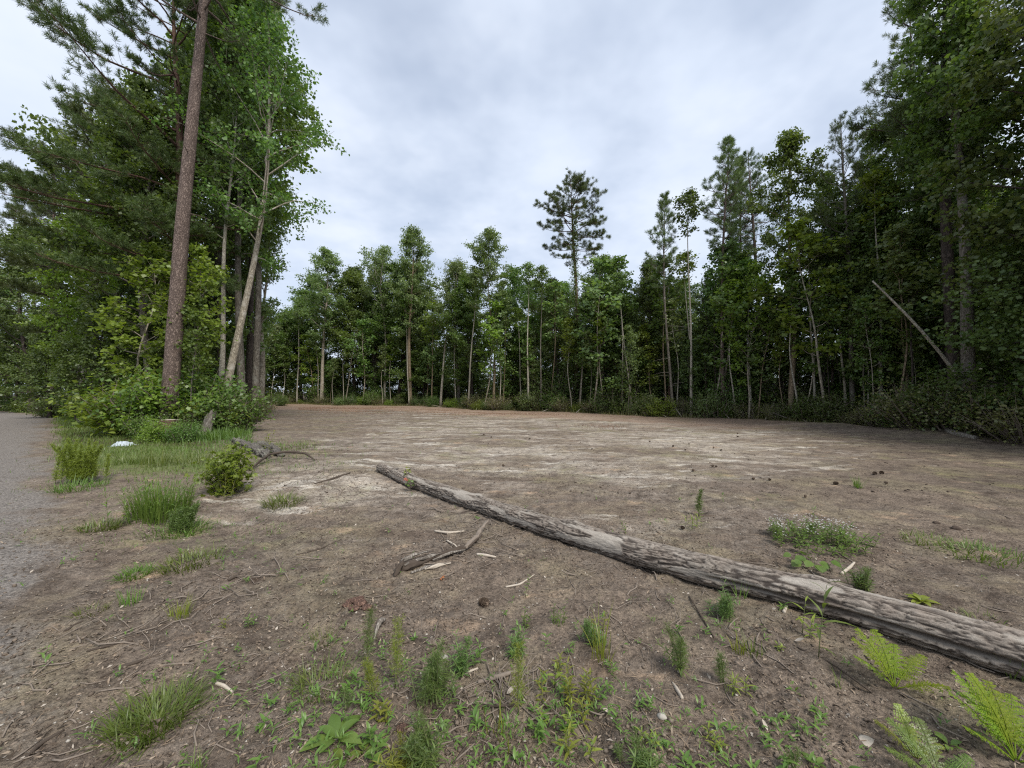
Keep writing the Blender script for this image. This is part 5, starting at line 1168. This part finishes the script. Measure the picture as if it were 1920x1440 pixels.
# ferns
def fern(label, px, py, fronds, mat, seed, lab=None):
    x, y, z = at(px, py); t = thing('fern', label, 'fern', (x, y, z), 'ferns at the lower right'); rng = R_(seed)
    for az, el, L, bend in fronds:
        n = 20; L = L * .9; u = np.linspace(0, 1, n); hd = np.array([math.cos(az), math.sin(az), 0])
        e = el - bend * u ** 1.3; dz = np.cumsum(np.sin(e)) / n * L; dh = np.cumsum(np.cos(e)) / n * L
        P = hd[None] * dh[:, None] + np.array([0, 0, 1.])[None] * dz[:, None]; T_ = nrm(np.gradient(P, axis=0)); S_ = nrm(np.cross(T_, [0, 0, 1.0])); N_ = np.cross(S_, T_)
        mb = MB(); mb.add(*tube(P, np.linspace(.0032, .001, n), 5))
        for k in range(4, n - 1):
            pl = .185 * L * (math.sin(PI * min(1, (k - 3) / (n - 3)) ** .62)) ** .9 + .006
            for sd in (-1, 1):
                d = nrm(S_[k] * sd + T_[k] * .45 - N_[k] * .12 + rng.normal(size=3) * .13); m_ = max(3, int(pl / .0085)); f = (np.arange(m_) + .5) / m_
                pp = P[k] + d * (f * pl)[:, None] - N_[k] * (.10 * pl * f ** 2)[:, None]; wd = .0112 * (1 - .7 * f) * (L / .35) ** .5
                for s2 in (-1, 1):
                    side = nrm(np.cross(N_[k], d)) * s2; dl = nrm(side + d * .55)
                    mb.add(*kites(pp, np.repeat(dl[None], m_, 0), np.repeat(N_[k][None], m_, 0) + rng.normal(size=(m_, 3)) * .15, wd, np.full(m_, .0108) , fold=.05, mid=.4))
        mb.build('frond', M[mat], t)
    return t
fern('fern with four spreading fronds near the thick end of the log', 1678, 1292, [(2.35, 1.15, .30, .7), (1.9, 1.2, .33, .7), (1.2, 1.1, .34, .8), (.3, .75, .32, .6), (2.7, .9, .24, .6), (-.5, .6, .26, .5), (.8, .95, .28, .6)], 'fern', 500)
fern('small fern with a yellow frond at the bottom right', 1718, 1424, [(2.6, .9, .20, .5), (1.35, 1.15, .22, .4), (.9, .7, .15, .5), (.0, .7, .15, .5)], 'weed_yellow', 501)
fern('large fern filling the bottom right corner', 1905, 1430, [(2.0, 1.2, .38, .5), (1.75, 1.3, .36, .5), (2.5, 1.05, .33, .5), (1.4, 1.15, .36, .6), (2.9, .75, .24, .4), (.7, .9, .34, .6), (.2, .8, .30, .5), (-.6, .7, .3, .5), (2.2, 1.3, .30, .9), (1.1, 1.2, .34, .7)], 'fern', 502)
fern('dark fern below the large fern at the bottom right corner', 1770, 1475, [(2.0, .9, .26, .5), (2.8, .7, .24, .5), (1.2, .9, .26, .5), (.3, .6, .22, .5)], 'weed', 503)

# ------------------------------------------------------------------ grass and litter nobody could count
rng = np.random.default_rng(900)
def scatter(n, x0, x1, y0, y1, dens):
    x = rng.uniform(x0, x1, n); y = rng.uniform(y0, y1, n); k = rng.uniform(0, 1, n) < dens(x, y); return x[k], y[k]
def f_verge(x, y):
    d = x - road_x(y); return sst(.1, .9, d + .7 * (vn2(x * 1.3, y * 1.3, 71) - .5)) * sst(6.6, 8.5, y) * sst(6.0, 3.4, d)
xs, ys = scatter(420000, -46, -5, 6.5, 38, lambda x, y: f_verge(x, y) * np.clip(16 / y, .3, 1))
n = len(xs); sc = np.clip(ys / 12, .8, 2.4)
tag(MB().add(*blades(np.stack([xs, ys, gz(xs, ys) - .01], -1), rng.uniform(0, 2 * PI, n), rng.uniform(.07, .19, n) * sc ** .4, .011 * sc, rng.uniform(.1, .7, n), rng.uniform(0, .3, n), 2)).build('verge_grass', M['grass']), 'short mown grass of the verge along the gravel road', 'grass', kind='stuff')
# low green film on the bank at left and thin weeds over the lot
def f_bank(x, y): return .8 * np.exp(-(((x + 3.9) / 1.6) ** 2 + ((y - 4.6) / .55) ** 2)) * sst(.42, .6, vn2(x * 2.6, y * 2.6, 81)) + .7 * np.exp(-(((x + 6.3) / 2.0) ** 2 + ((y - 7.6) / 1.5) ** 2)) * sst(.45, .62, vn2(x * 1.8, y * 1.8, 82)) + .7 * np.exp(-(((x + 8.3) / 2.0) ** 2 + ((y - 11.2) / 1.2) ** 2))
xs, ys = scatter(60000, -13, -1.5, 3.6, 14, f_bank); n = len(xs)
tag(MB().add(*blades(np.stack([xs, ys, gz(xs, ys) - .01], -1), rng.uniform(0, 2 * PI, n), rng.uniform(.03, .11, n) * np.clip(ys / 6, .7, 1.6), .007 * np.clip(ys / 6, .8, 2), rng.uniform(.2, .9, n), rng.uniform(0, .4, n), 2)).build('bank_grass', M['weed']), 'thin low grass over the sandy bank at the left', 'grass', kind='stuff')
def f_red(x, y):
    c, px = clearing(x, y); return sst(.56, .68, c) * sst(.92, .80, c) * sst(.52, .66, vn2(x * .28 + 3, y * .7, 91)) * (px > 560) * (px < 1250)
xs, ys = scatter(90000, -22, 9, 15, 42, f_red); n = len(xs)
tag(MB().add(*blades(np.stack([xs, ys, gz(xs, ys) - .01], -1), rng.uniform(0, 2 * PI, n), rng.uniform(.05, .15, n), .016, rng.uniform(.2, .9, n), rng.uniform(0, .3, n), 2)).build('dry_grass', M['dry_grass']), 'patches of short reddish dry grass across the far part of the lot', 'grass', kind='stuff')
def f_edge(x, y):
    c, px = clearing(x, y); return sst(.975, 1.01, c + .03 * (vn2(x * .8, y * .8, 95) - .5)) * sst(1.14, 1.05, c) * (px > 470)
xs, ys = scatter(400000, -38, 24, 8, 60, f_edge); n = len(xs)
tag(MB().add(*blades(np.stack([xs, ys, gz(xs, ys) - .01], -1), rng.uniform(0, 2 * PI, n), rng.uniform(.12, .5, n), .022, rng.uniform(.1, .8, n), rng.uniform(0, .4, n), 2)).build('edge_undergrowth', M['leaf_brownish']), 'rank grass and low undergrowth along the foot of the far trees', 'undergrowth', kind='stuff')
def f_left(x, y):
    px = 960 + F * x / y; return sst(11.6, 12.8, y + .22 * (x + 10)) * (px < 474) * sst(3.0, 4.2, x - road_x(y)) * (px > 0)
xs, ys = scatter(120000, -40, -6, 11, 36, f_left); n = len(xs)
tag(MB().add(*blades(np.stack([xs, ys, gz(xs, ys) - .01], -1), rng.uniform(0, 2 * PI, n), rng.uniform(.15, .5, n), .02, rng.uniform(.1, .8, n), rng.uniform(0, .4, n), 2)).build('left_undergrowth', M['leaf']), 'green undergrowth beneath the stand at the left', 'undergrowth', kind='stuff')

def bits(n, rmax, Lr, Wr, mat, name, label, dens=None, flat=.25, curl=.3, y0=1.2):
    """small loose pieces lying on the ground, thinning out with distance"""
    r = 1.3 + (rmax - 1.3) * rng.uniform(0, 1, n) ** 1.6; a = rng.uniform(-1.02, 1.02, n); x, y = r * np.sin(a) * 1.15, r * np.cos(a)
    k = (y > y0) & (in_road(x, y) < .7)
    if dens is not None: k &= rng.uniform(0, 1, n) < dens(x, y)
    x, y = x[k], y[k]; n = len(x); az = rng.uniform(0, 2 * PI, n); L = rng.uniform(*Lr, n) * rng.uniform(.5, 1, n); W_ = rng.uniform(*Wr, n)
    d = np.stack([np.cos(az), np.sin(az), rng.normal(size=n) * flat], -1); nn = nrm(rng.normal(size=(n, 3)) * .45 + np.array([0, 0, 1.]))
    p = np.stack([x, y, gz(x, y) + .004 + L * .5 * np.abs(d[:, 2])], -1) - d * (L / 2)[:, None]
    V_, q_ = leaves3(p, d, nn, L, W_, 2, curl, .3, .5)
    return tag(MB().add(V_, q_).build(name, M[mat]), label, 'litter', kind='stuff')
M['chip_dark'] = plain_mat('litter_dark', (.05, .038, .028), (.13, .098, .072), island=True, bump=0)
M['chip'] = plain_mat('litter_tan', (.17, .125, .088), (.34, .27, .20), island=True, bump=0)
M['chip_pale'] = plain_mat('litter_pale', (.28, .235, .185), (.44, .385, .32), island=True, bump=0)
M['straw'] = plain_mat('pine_straw', (.20, .135, .085), (.36, .27, .18), island=True, bump=0)
patchy = lambda x, y: sst(.35, .62, fbm2(x * 1.3, y * 1.3, 51, 3)) * .9 + .1
bits(26000, 9, (.012, .055), (.004, .014), 'chip_dark', 'bark_litter', 'dark crumbs of bark and rotten leaves strewn over the soil', patchy)
bits(13000, 9, (.015, .06), (.003, .013), 'chip', 'leaf_litter', 'tan chips and leaf scraps strewn over the soil', patchy)
bits(1100, 7, (.012, .045), (.006, .018), 'chip_pale', 'pale_litter', 'pale bleached chips of wood strewn over the soil')
bits(11000, 5.5, (.05, .16), (.0014, .0024), 'straw', 'pine_straw', 'fine dead pine needles strewn over the soil', lambda x, y: sst(.38, .66, fbm2(x * 1.1 + 9, y * 1.1, 55, 3)) * sst(-3.5, .8, x) + .12, .06, .1)
# twigs too many to count
tw = MB()
for k in range(900):
    r = 1.35 + 7.5 * rng.uniform() ** 1.4; a = rng.uniform(-.98, .98); x, y = r * math.sin(a) * 1.1, r * math.cos(a)
    if y < 1.2 or in_road(x, y) > .5: continue
    L = rng.uniform(.05, .26); az = rng.uniform(0, PI); pts = []
    for f in (-.5, -.15, .2, .5):
        qx, qy = x + math.cos(az) * L * f + rng.normal() * .06 * L, y + math.sin(az) * L * f + rng.normal() * .06 * L; pts.append((qx, qy))
    pts = np.array(pts); rr_ = rng.uniform(.0015, .0045); z = gz(pts[:, 0], pts[:, 1]) + rr_ * rng.uniform(.3, 2.2, 4)
    tw.add(*tube(np.column_stack([pts, z]), [rr_, rr_ * 1.1, rr_, rr_ * .6], 4))
for cx0, cy0, sx0, n0 in ((790, 958, .28, 26), (850, 1032, .34, 40), (905, 1000, .25, 24), (930, 1275, .20, 50), (1000, 1290, .2, 30), (860, 975, .3, 20), (540, 870, .45, 44), (470, 872, .4, 26), (640, 925, .4, 24), (560, 890, .5, 24), (1290, 1150, .3, 20), (430, 1110, .3, 24), (200, 1205, .3, 20)):
    gx_, gy_, _ = at(cx0, cy0)
    for k in range(n0):
        x, y = gx_ + rng.normal() * sx0, gy_ + rng.normal() * sx0 * .8; L = rng.uniform(.06, .34) * min(1, sx0 / .28); az = rng.uniform(0, PI)
        f = np.array([-.5, -.2, .15, .5]); q0 = np.stack([x + np.cos(az) * L * f, y + np.sin(az) * L * f], -1) + rng.normal(size=(4, 2)) * .07 * L
        rr_ = rng.uniform(.002, .006) * min(1, sx0 / .25); z = gz(q0[:, 0], q0[:, 1]) + rr_ + np.array([0, .3, .6, 1]) * rng.uniform(0, .05); tw.add(*tube(np.column_stack([q0, z]), [rr_, rr_ * 1.1, rr_, rr_ * .5], 4))
tag(tw.build('twigs', M['stick']), 'small broken twigs strewn over the soil', 'litter', kind='stuff')
SD = MB()
for k in range(4200):
    r = 1.4 + 5.5 * rng.uniform() ** 1.5; a = rng.uniform(-.9, .9); x, y = r * math.sin(a) * 1.1, r * math.cos(a); px = 960 + F * x / y
    if y < 1.3: continue
    d_ = .9 * math.exp(-((px - 900) / 420) ** 2 - ((y - 1.9) / .7) ** 2) + .5 * math.exp(-((px - 1450) / 260) ** 2 - ((y - 2.1) / .6) ** 2) + .05 + .5 * math.exp(-((px - 330) / 160) ** 2 - ((y - 4.6) / 1.0) ** 2)
    if rng.uniform() > d_ * (.3 + 1.2 * float(sst(.35, .65, vn2(x * 2.2, y * 2.2, 33)))): continue
    n = int(rng.integers(3, 9)); az = rng.uniform(0, 6.28, n); el = rng.uniform(.3, 1.3, n); d = np.stack([np.cos(az) * np.cos(el), np.sin(az) * np.cos(el), np.sin(el)], -1); nn = np.stack([-np.cos(az) * np.sin(el), -np.sin(az) * np.sin(el), np.cos(el)], -1)
    L = rng.uniform(.018, .055) * rng.uniform(.6, 1.1, n); h_ = rng.uniform(.0, .05, n); p = np.stack([np.full(n, x) + rng.normal(size=n) * .008, np.full(n, y) + rng.normal(size=n) * .008, float(gz(x, y)) + h_], -1)
    SD.add(*leaves3(p, d, nn, L, L * rng.uniform(.12, .35), 3, .5))
tag(SD.build('seedlings', M['weed']), 'tiny green seedlings and leaf sprigs sprinkled over the near soil', 'seedlings', kind='stuff')
# clods and pebbles
def lumps(n, rmax, size, mat, name, label, dens=None, y0=1.2, pw=1.5, ymax=99):
    r = 1.3 + (rmax - 1.3) * rng.uniform(0, 1, n) ** pw; a = rng.uniform(-.98, .98, n); x, y = r * np.sin(a) * 1.15, r * np.cos(a)
    k = (y > y0) & (y < ymax)
    if dens is not None: k &= rng.uniform(0, 1, n) < dens(x, y)
    x, y = x[k], y[k]; n = len(x); s = rng.uniform(*size, n) * rng.uniform(.5, 1, n)
    B = np.array([(1, 0, 0), (-1, 0, 0), (0, 1, 0), (0, -1, 0), (0, 0, 1), (0, 0, -.6)] + [(i * .66, j * .66, k2 * .6) for i in (-1, 1) for j in (-1, 1) for k2 in (-1, 1)], float)
    # octahedron split on its corners: six tips, eight face points
    fq = [(t_, 6 + c) for t_ in range(6) for c in range(8)]
    tris = []
    sg = [(i, j, k2) for i in (-1, 1) for j in (-1, 1) for k2 in (-1, 1)]
    for c, (i, j, k2) in enumerate(sg):
        tx, ty, tz = (0 if i > 0 else 1), (2 if j > 0 else 3), (4 if k2 > 0 else 5)
        for p_, q_ in ((tx, ty), (ty, tz), (tz, tx)): tris.append((p_, q_, 6 + c) if i * j * k2 > 0 else (q_, p_, 6 + c))
    V_ = B[None] * (1 + rng.normal(size=(n, 14, 1)) * .2) * s[:, None, None] * np.stack([rng.uniform(.7, 1.3, n), rng.uniform(.7, 1.3, n), rng.uniform(.4, .8, n)], -1)[:, None]
    az = rng.uniform(0, 6.28, n); c, s2 = np.cos(az)[:, None], np.sin(az)[:, None]
    V_ = np.stack([V_[..., 0] * c - V_[..., 1] * s2, V_[..., 0] * s2 + V_[..., 1] * c, V_[..., 2]], -1) + np.stack([x, y, gz(x, y) + s * .2], -1)[:, None]
    t_ = (np.array(tris)[None] + (np.arange(n) * 14)[:, None, None]).reshape(-1, 3)
    return tag(MB().add(V_.reshape(-1, 3), None, t_).build(name, M[mat], None, True), label, 'litter', kind='stuff')
M['clod'] = plain_mat('soil_clod', (.11, .085, .064), (.22, .175, .135), 30, island=True)
M['clod_dark'] = plain_mat('dark_clod', (.045, .033, .026), (.10, .075, .057), 30, island=True)
M['pebble'] = plain_mat('pebble_pale', (.27, .24, .20), (.45, .415, .36), island=True, bump=0)
lumps(16000, 8, (.004, .015), 'clod', 'soil_crumbs', 'crumbs of soil over the bare ground', patchy)
lumps(1500, 9, (.003, .009), 'pebble', 'pebbles', 'tiny pale pebbles over the bare ground')
lumps(6000, 30, (.006, .021), 'clod_dark', 'dark_clods', 'dark clods and debris over the bare lot', lambda x, y: (clearing(x, y)[0] < .98) * (in_road(x, y) < .3) * sst(-9, -3, x + .1 * y), 6, 1.0)
lumps(9000, 16, (.006, .02), 'pebble_road' if 'pebble_road' in M else 'clod', 'road_gravel', 'loose gravel on the road', lambda x, y: in_road(x, y), 2, 1.2)
# single stones and leaves
def stone(label, px, py, w, mat, seed, cat='stone', nm='stone', hgt=.6):
    (x, y, z), s = px_size(px, py); r = w * s / 2; u = np.linspace(.02, PI - .02, 14); v = np.arange(20) / 20 * 2 * PI
    d = np.stack([np.sin(u)[:, None] * np.cos(v), np.sin(u)[:, None] * np.sin(v), np.cos(u)[:, None] + 0 * v], -1); k = 1 + .5 * (vn3(d[..., 0] * 1.7 + seed, d[..., 1] * 1.7, d[..., 2] * 1.7, seed) - .5) + .2 * (vn3(d[..., 0] * 5, d[..., 1] * 5, d[..., 2] * 5, seed) - .5)
    V_ = (d * k[..., None] * r * np.array([1, .8, hgt])).reshape(-1, 3); i = np.arange(13)[:, None] * 20; j = np.arange(20)[None]; jn = (j + 1) % 20
    o = MB().add(V_, np.stack([i + j, i + 20 + j, i + 20 + jn, i + jn], -1).reshape(-1, 4)).build(nm, M[mat], None, True); o.location = (x, y, z + r * hgt * .35); return tag(o, label, cat, 'stones and crumbs')
stone('chalky rounded pebble at the bottom right of centre', 1241, 1345, 17, 'pebble', 1)
stone('flat pale pebble right of the bushy feathery clump', 834, 1233, 14, 'pebble', 2, hgt=.35)
stone('flat pale pebble at the left of the low yellowish weed', 588, 1303, 11, 'pebble', 3, hgt=.35)
stone('reddish crumb of rotten wood right of the large rosette', 754, 1368, 22, 'bark_pine_red', 4, 'wood crumb', 'wood_crumb')
stone('pale grey flat chip on the soil left of the small fern', 1628, 1392, 34, 'stick_pale', 5, 'bark', 'bark_chip', .12)
stone('pinkish pebble under the log at right of centre', 1345, 1098, 12, 'pebble', 6, hgt=.5)
stone('dark upturned clod behind the log toward the right edge', 1792, 992, 15, 'clod_dark', 7, 'clod', 'clod')
stone('dark clod left of the upturned clod at right', 1756, 982, 11, 'clod_dark', 8, 'clod', 'clod')
for k, (px, py) in enumerate([(650, 1136), (664, 1142), (676, 1132), (658, 1128), (688, 1140), (670, 1126)]): stone('reddish bark crumb in the curl of the thin root loop', px, py, 18 + 3 * (k % 3), 'bark_pine_red', 20 + k, 'wood crumb', 'wood_crumb', .4)
def dead_leaf(label, px, py, w, mat, seed):
    (x, y, z), s = px_size(px, py); rng_ = R_(seed); mb = MB(); az = rng_.uniform(0, 6.28); mb.add(*leaves3(np.array([[0, 0, .012]]), np.array([[math.cos(az), math.sin(az), .25]]), np.array([[.2, -.3, 1.]]), w * s * .7, w * s * .3, 6, -.3, .5, .5)); o = mb.build('dead_leaf', M[mat]); o.location = (x, y, z); return tag(o, label, 'leaf', 'dead leaves')
o = MB(); add_star(o, np.array([[0, 0, .02]]), np.array([[.6, -.6, .3]]), np.array([[.1, -.5, .8]]), np.array([.07])); o = o.build('dead_leaf', M['autumn']); o.location = at(828, 1087); tag(o, 'orange fallen leaf below the rotten branch', 'leaf', 'dead leaves')
dead_leaf('pale curled leaf in the soil right of the yellow green weeds', 1145, 1340, 24, 'stick_pale', 1); dead_leaf('pale curled leaf at the bottom right below the ferns', 1440, 1375, 24, 'stick_pale', 2); dead_leaf('pinkish dry leaf in the litter of the bottom centre', 950, 1305, 26, 'chip_pale', 3)
dead_leaf('white curled leaf before the tall drooping weed', 1490, 1205, 22, 'chip_pale', 4); dead_leaf('tan dry leaf at the left of the chalky pebble', 1198, 1388, 22, 'stick_pale', 5)
# pine cones
def cone_mesh(seed, r=.034):
    mb = MB(); n = 90; k = np.arange(n); u = (k + .5) / n; th = k * 2.39996; zz = (u - .5) * 2.1 * r; rr_ = r * np.sin(PI * np.clip(u * .86 + .12, 0, 1)) ** .7 * .62
    d = np.stack([np.cos(th), np.sin(th), .35 + .5 * (u - .4)], -1); c = np.stack([np.cos(th) * rr_ * .5, np.sin(th) * rr_ * .5, zz], -1)
    mb.add(*leaves3(c, d, np.stack([-.4 * np.cos(th), -.4 * np.sin(th), 1 + 0 * th], -1), rr_ * .95 + .004, np.full(n, r * .48), 3, -.25, -.3, .7))
    mb.add(*tube(np.array([[0, 0, -r], [0, 0, 0], [0, 0, r]]), [.3 * r, .5 * r, .15 * r], 8)); return mb
M['cone'] = plain_mat('pine_cone_brown', (.07, .048, .035), (.20, .15, .11), island=True, bump=0)
x, y, z = at(907, 1136); pc = cone_mesh(1, .042).build('pine_cone', M['cone']); pc.location = (x, y, z + .026); pc.rotation_euler = (1.25, .3, .6); tag(pc, 'open brown pine cone lying in the foreground sand', 'pine cone', 'pine cones')
small = cone_mesh(2, .05)
base_ = None
for k, (px, py) in enumerate([(1640, 890), (1653, 889), (1567, 909), (1336, 876), (1343, 877), (1300, 884), (1262, 838), (1285, 845), (1338, 841), (1352, 845), (1418, 808), (1383, 814), (1298, 811), (1218, 829), (1292, 834), (1413, 900), (1443, 902), (1661, 908), (1510, 934), (1280, 994), (1164, 796), (1315, 798), (1110, 843), (1383, 820), (944, 875), (907, 816), (921, 821), (993, 824)]):
    x, y, z = at(px, py)
    if base_ is None: o = base_ = small.build('pine_cone', M['cone'])
    else: o = base_.copy(); C.objects.link(o)
    o.location = (x, y, z + .03); o.rotation_euler = (rng.uniform(1, 1.8), rng.uniform(-.4, .4), rng.uniform(0, 6)); s_ = rng.uniform(.65, .9) if k < 3 else rng.uniform(.38, .62); o.scale = (s_,) * 3
    tag(o, 'dark pine cone scattered on the bare lot beyond the log', 'pine cone', 'pine cones on the lot')

# ------------------------------------------------------------------ sky, sun, camera
SUN_EL, SUN_AZ = rad(50), rad(146)           # azimuth from +y towards +x: high, over the trees at the right
w = bpy.data.worlds.new('World'); bpy.context.scene.world = w; w.use_nodes = True; nt = w.node_tree
bg = nt.nodes['Background']; sky = nt.nodes.new('ShaderNodeTexSky'); sky.sky_type = 'NISHITA'; sky.sun_disc = False; sky.sun_elevation = SUN_EL; sky.sun_rotation = SUN_AZ; sky.dust_density = 2.0
tc = N(nt, 'ShaderNodeTexCoord').outputs['Generated']
sx = N(nt, 'ShaderNodeSeparateXYZ'); nt.links.new(tc, sx.inputs[0])
zc_ = math_(nt, 'ADD', math_(nt, 'MAXIMUM', sx.outputs[2], 0.0), .16)
cb = N(nt, 'ShaderNodeCombineXYZ'); nt.links.new(math_(nt, 'DIVIDE', sx.outputs[0], zc_), cb.inputs[0]); nt.links.new(math_(nt, 'DIVIDE', sx.outputs[1], zc_), cb.inputs[1])
big = noise(nt, cb.outputs[0], .62, 6, .55); fine = noise(nt, cb.outputs[0], 2.2, 4.5, .52)
cov = math_(nt, 'ADD', math_(nt, 'MULTIPLY', big, .62), math_(nt, 'MULTIPLY', fine, .38))
mr = N(nt, 'ShaderNodeMapRange'); mr.interpolation_type = 'SMOOTHSTEP'; mr.inputs[1].default_value = .36; mr.inputs[2].default_value = .56; mr.inputs[3].default_value = .60; mr.inputs[4].default_value = .98
nt.links.new(cov, mr.inputs[0])
cloud = ramp(nt, fine, [(.30, (.58, .66, .80)), (.52, (.63, .705, .835)), (.72, (.71, .77, .875))])
cs = N(nt, 'ShaderNodeVectorMath'); cs.operation = 'SCALE'; cs.inputs[3].default_value = 8.5; nt.links.new(cloud, cs.inputs[0])
nt.links.new(mixc(nt, mr.outputs[0], sky.outputs[0], cs.outputs[0]), bg.inputs['Color']); bg.inputs['Strength'].default_value = .1

sl = bpy.data.lights.new('sun', 'SUN'); sl.energy = 2.7; sl.angle = rad(22); sl.color = (1, .96, .9)
so = bpy.data.objects.new('sun', sl); C.objects.link(so)
dirv = Vector((math.sin(SUN_AZ) * math.cos(SUN_EL), math.cos(SUN_AZ) * math.cos(SUN_EL), math.sin(SUN_EL))); so.rotation_euler = dirv.to_track_quat('Z', 'Y').to_euler()
so.location = dirv * 50

cd = bpy.data.cameras.new('camera'); cam = bpy.data.objects.new('camera', cd); C.objects.link(cam)
cd.sensor_width = 36; cd.lens = F / 1920 * 36; cd.clip_start = .05; cd.clip_end = 3000
cam.location = (0, 0, CAMZ); cam.rotation_euler = (PI / 2 + PITCH, 0, 0)
sc = bpy.context.scene; sc.camera = cam
sc.view_settings.view_transform = 'Standard'; sc.view_settings.look = 'None'; sc.view_settings.exposure = 0.55; sc.view_settings.gamma = 1
cy = sc.cycles; cy.max_bounces = 6; cy.diffuse_bounces = 4; cy.glossy_bounces = 1; cy.transmission_bounces = 2; cy.transparent_max_bounces = 4; cy.volume_bounces = 0
cy.caustics_reflective = False; cy.caustics_refractive = False; cy.use_denoising = False; cy.filter_width = 1.2
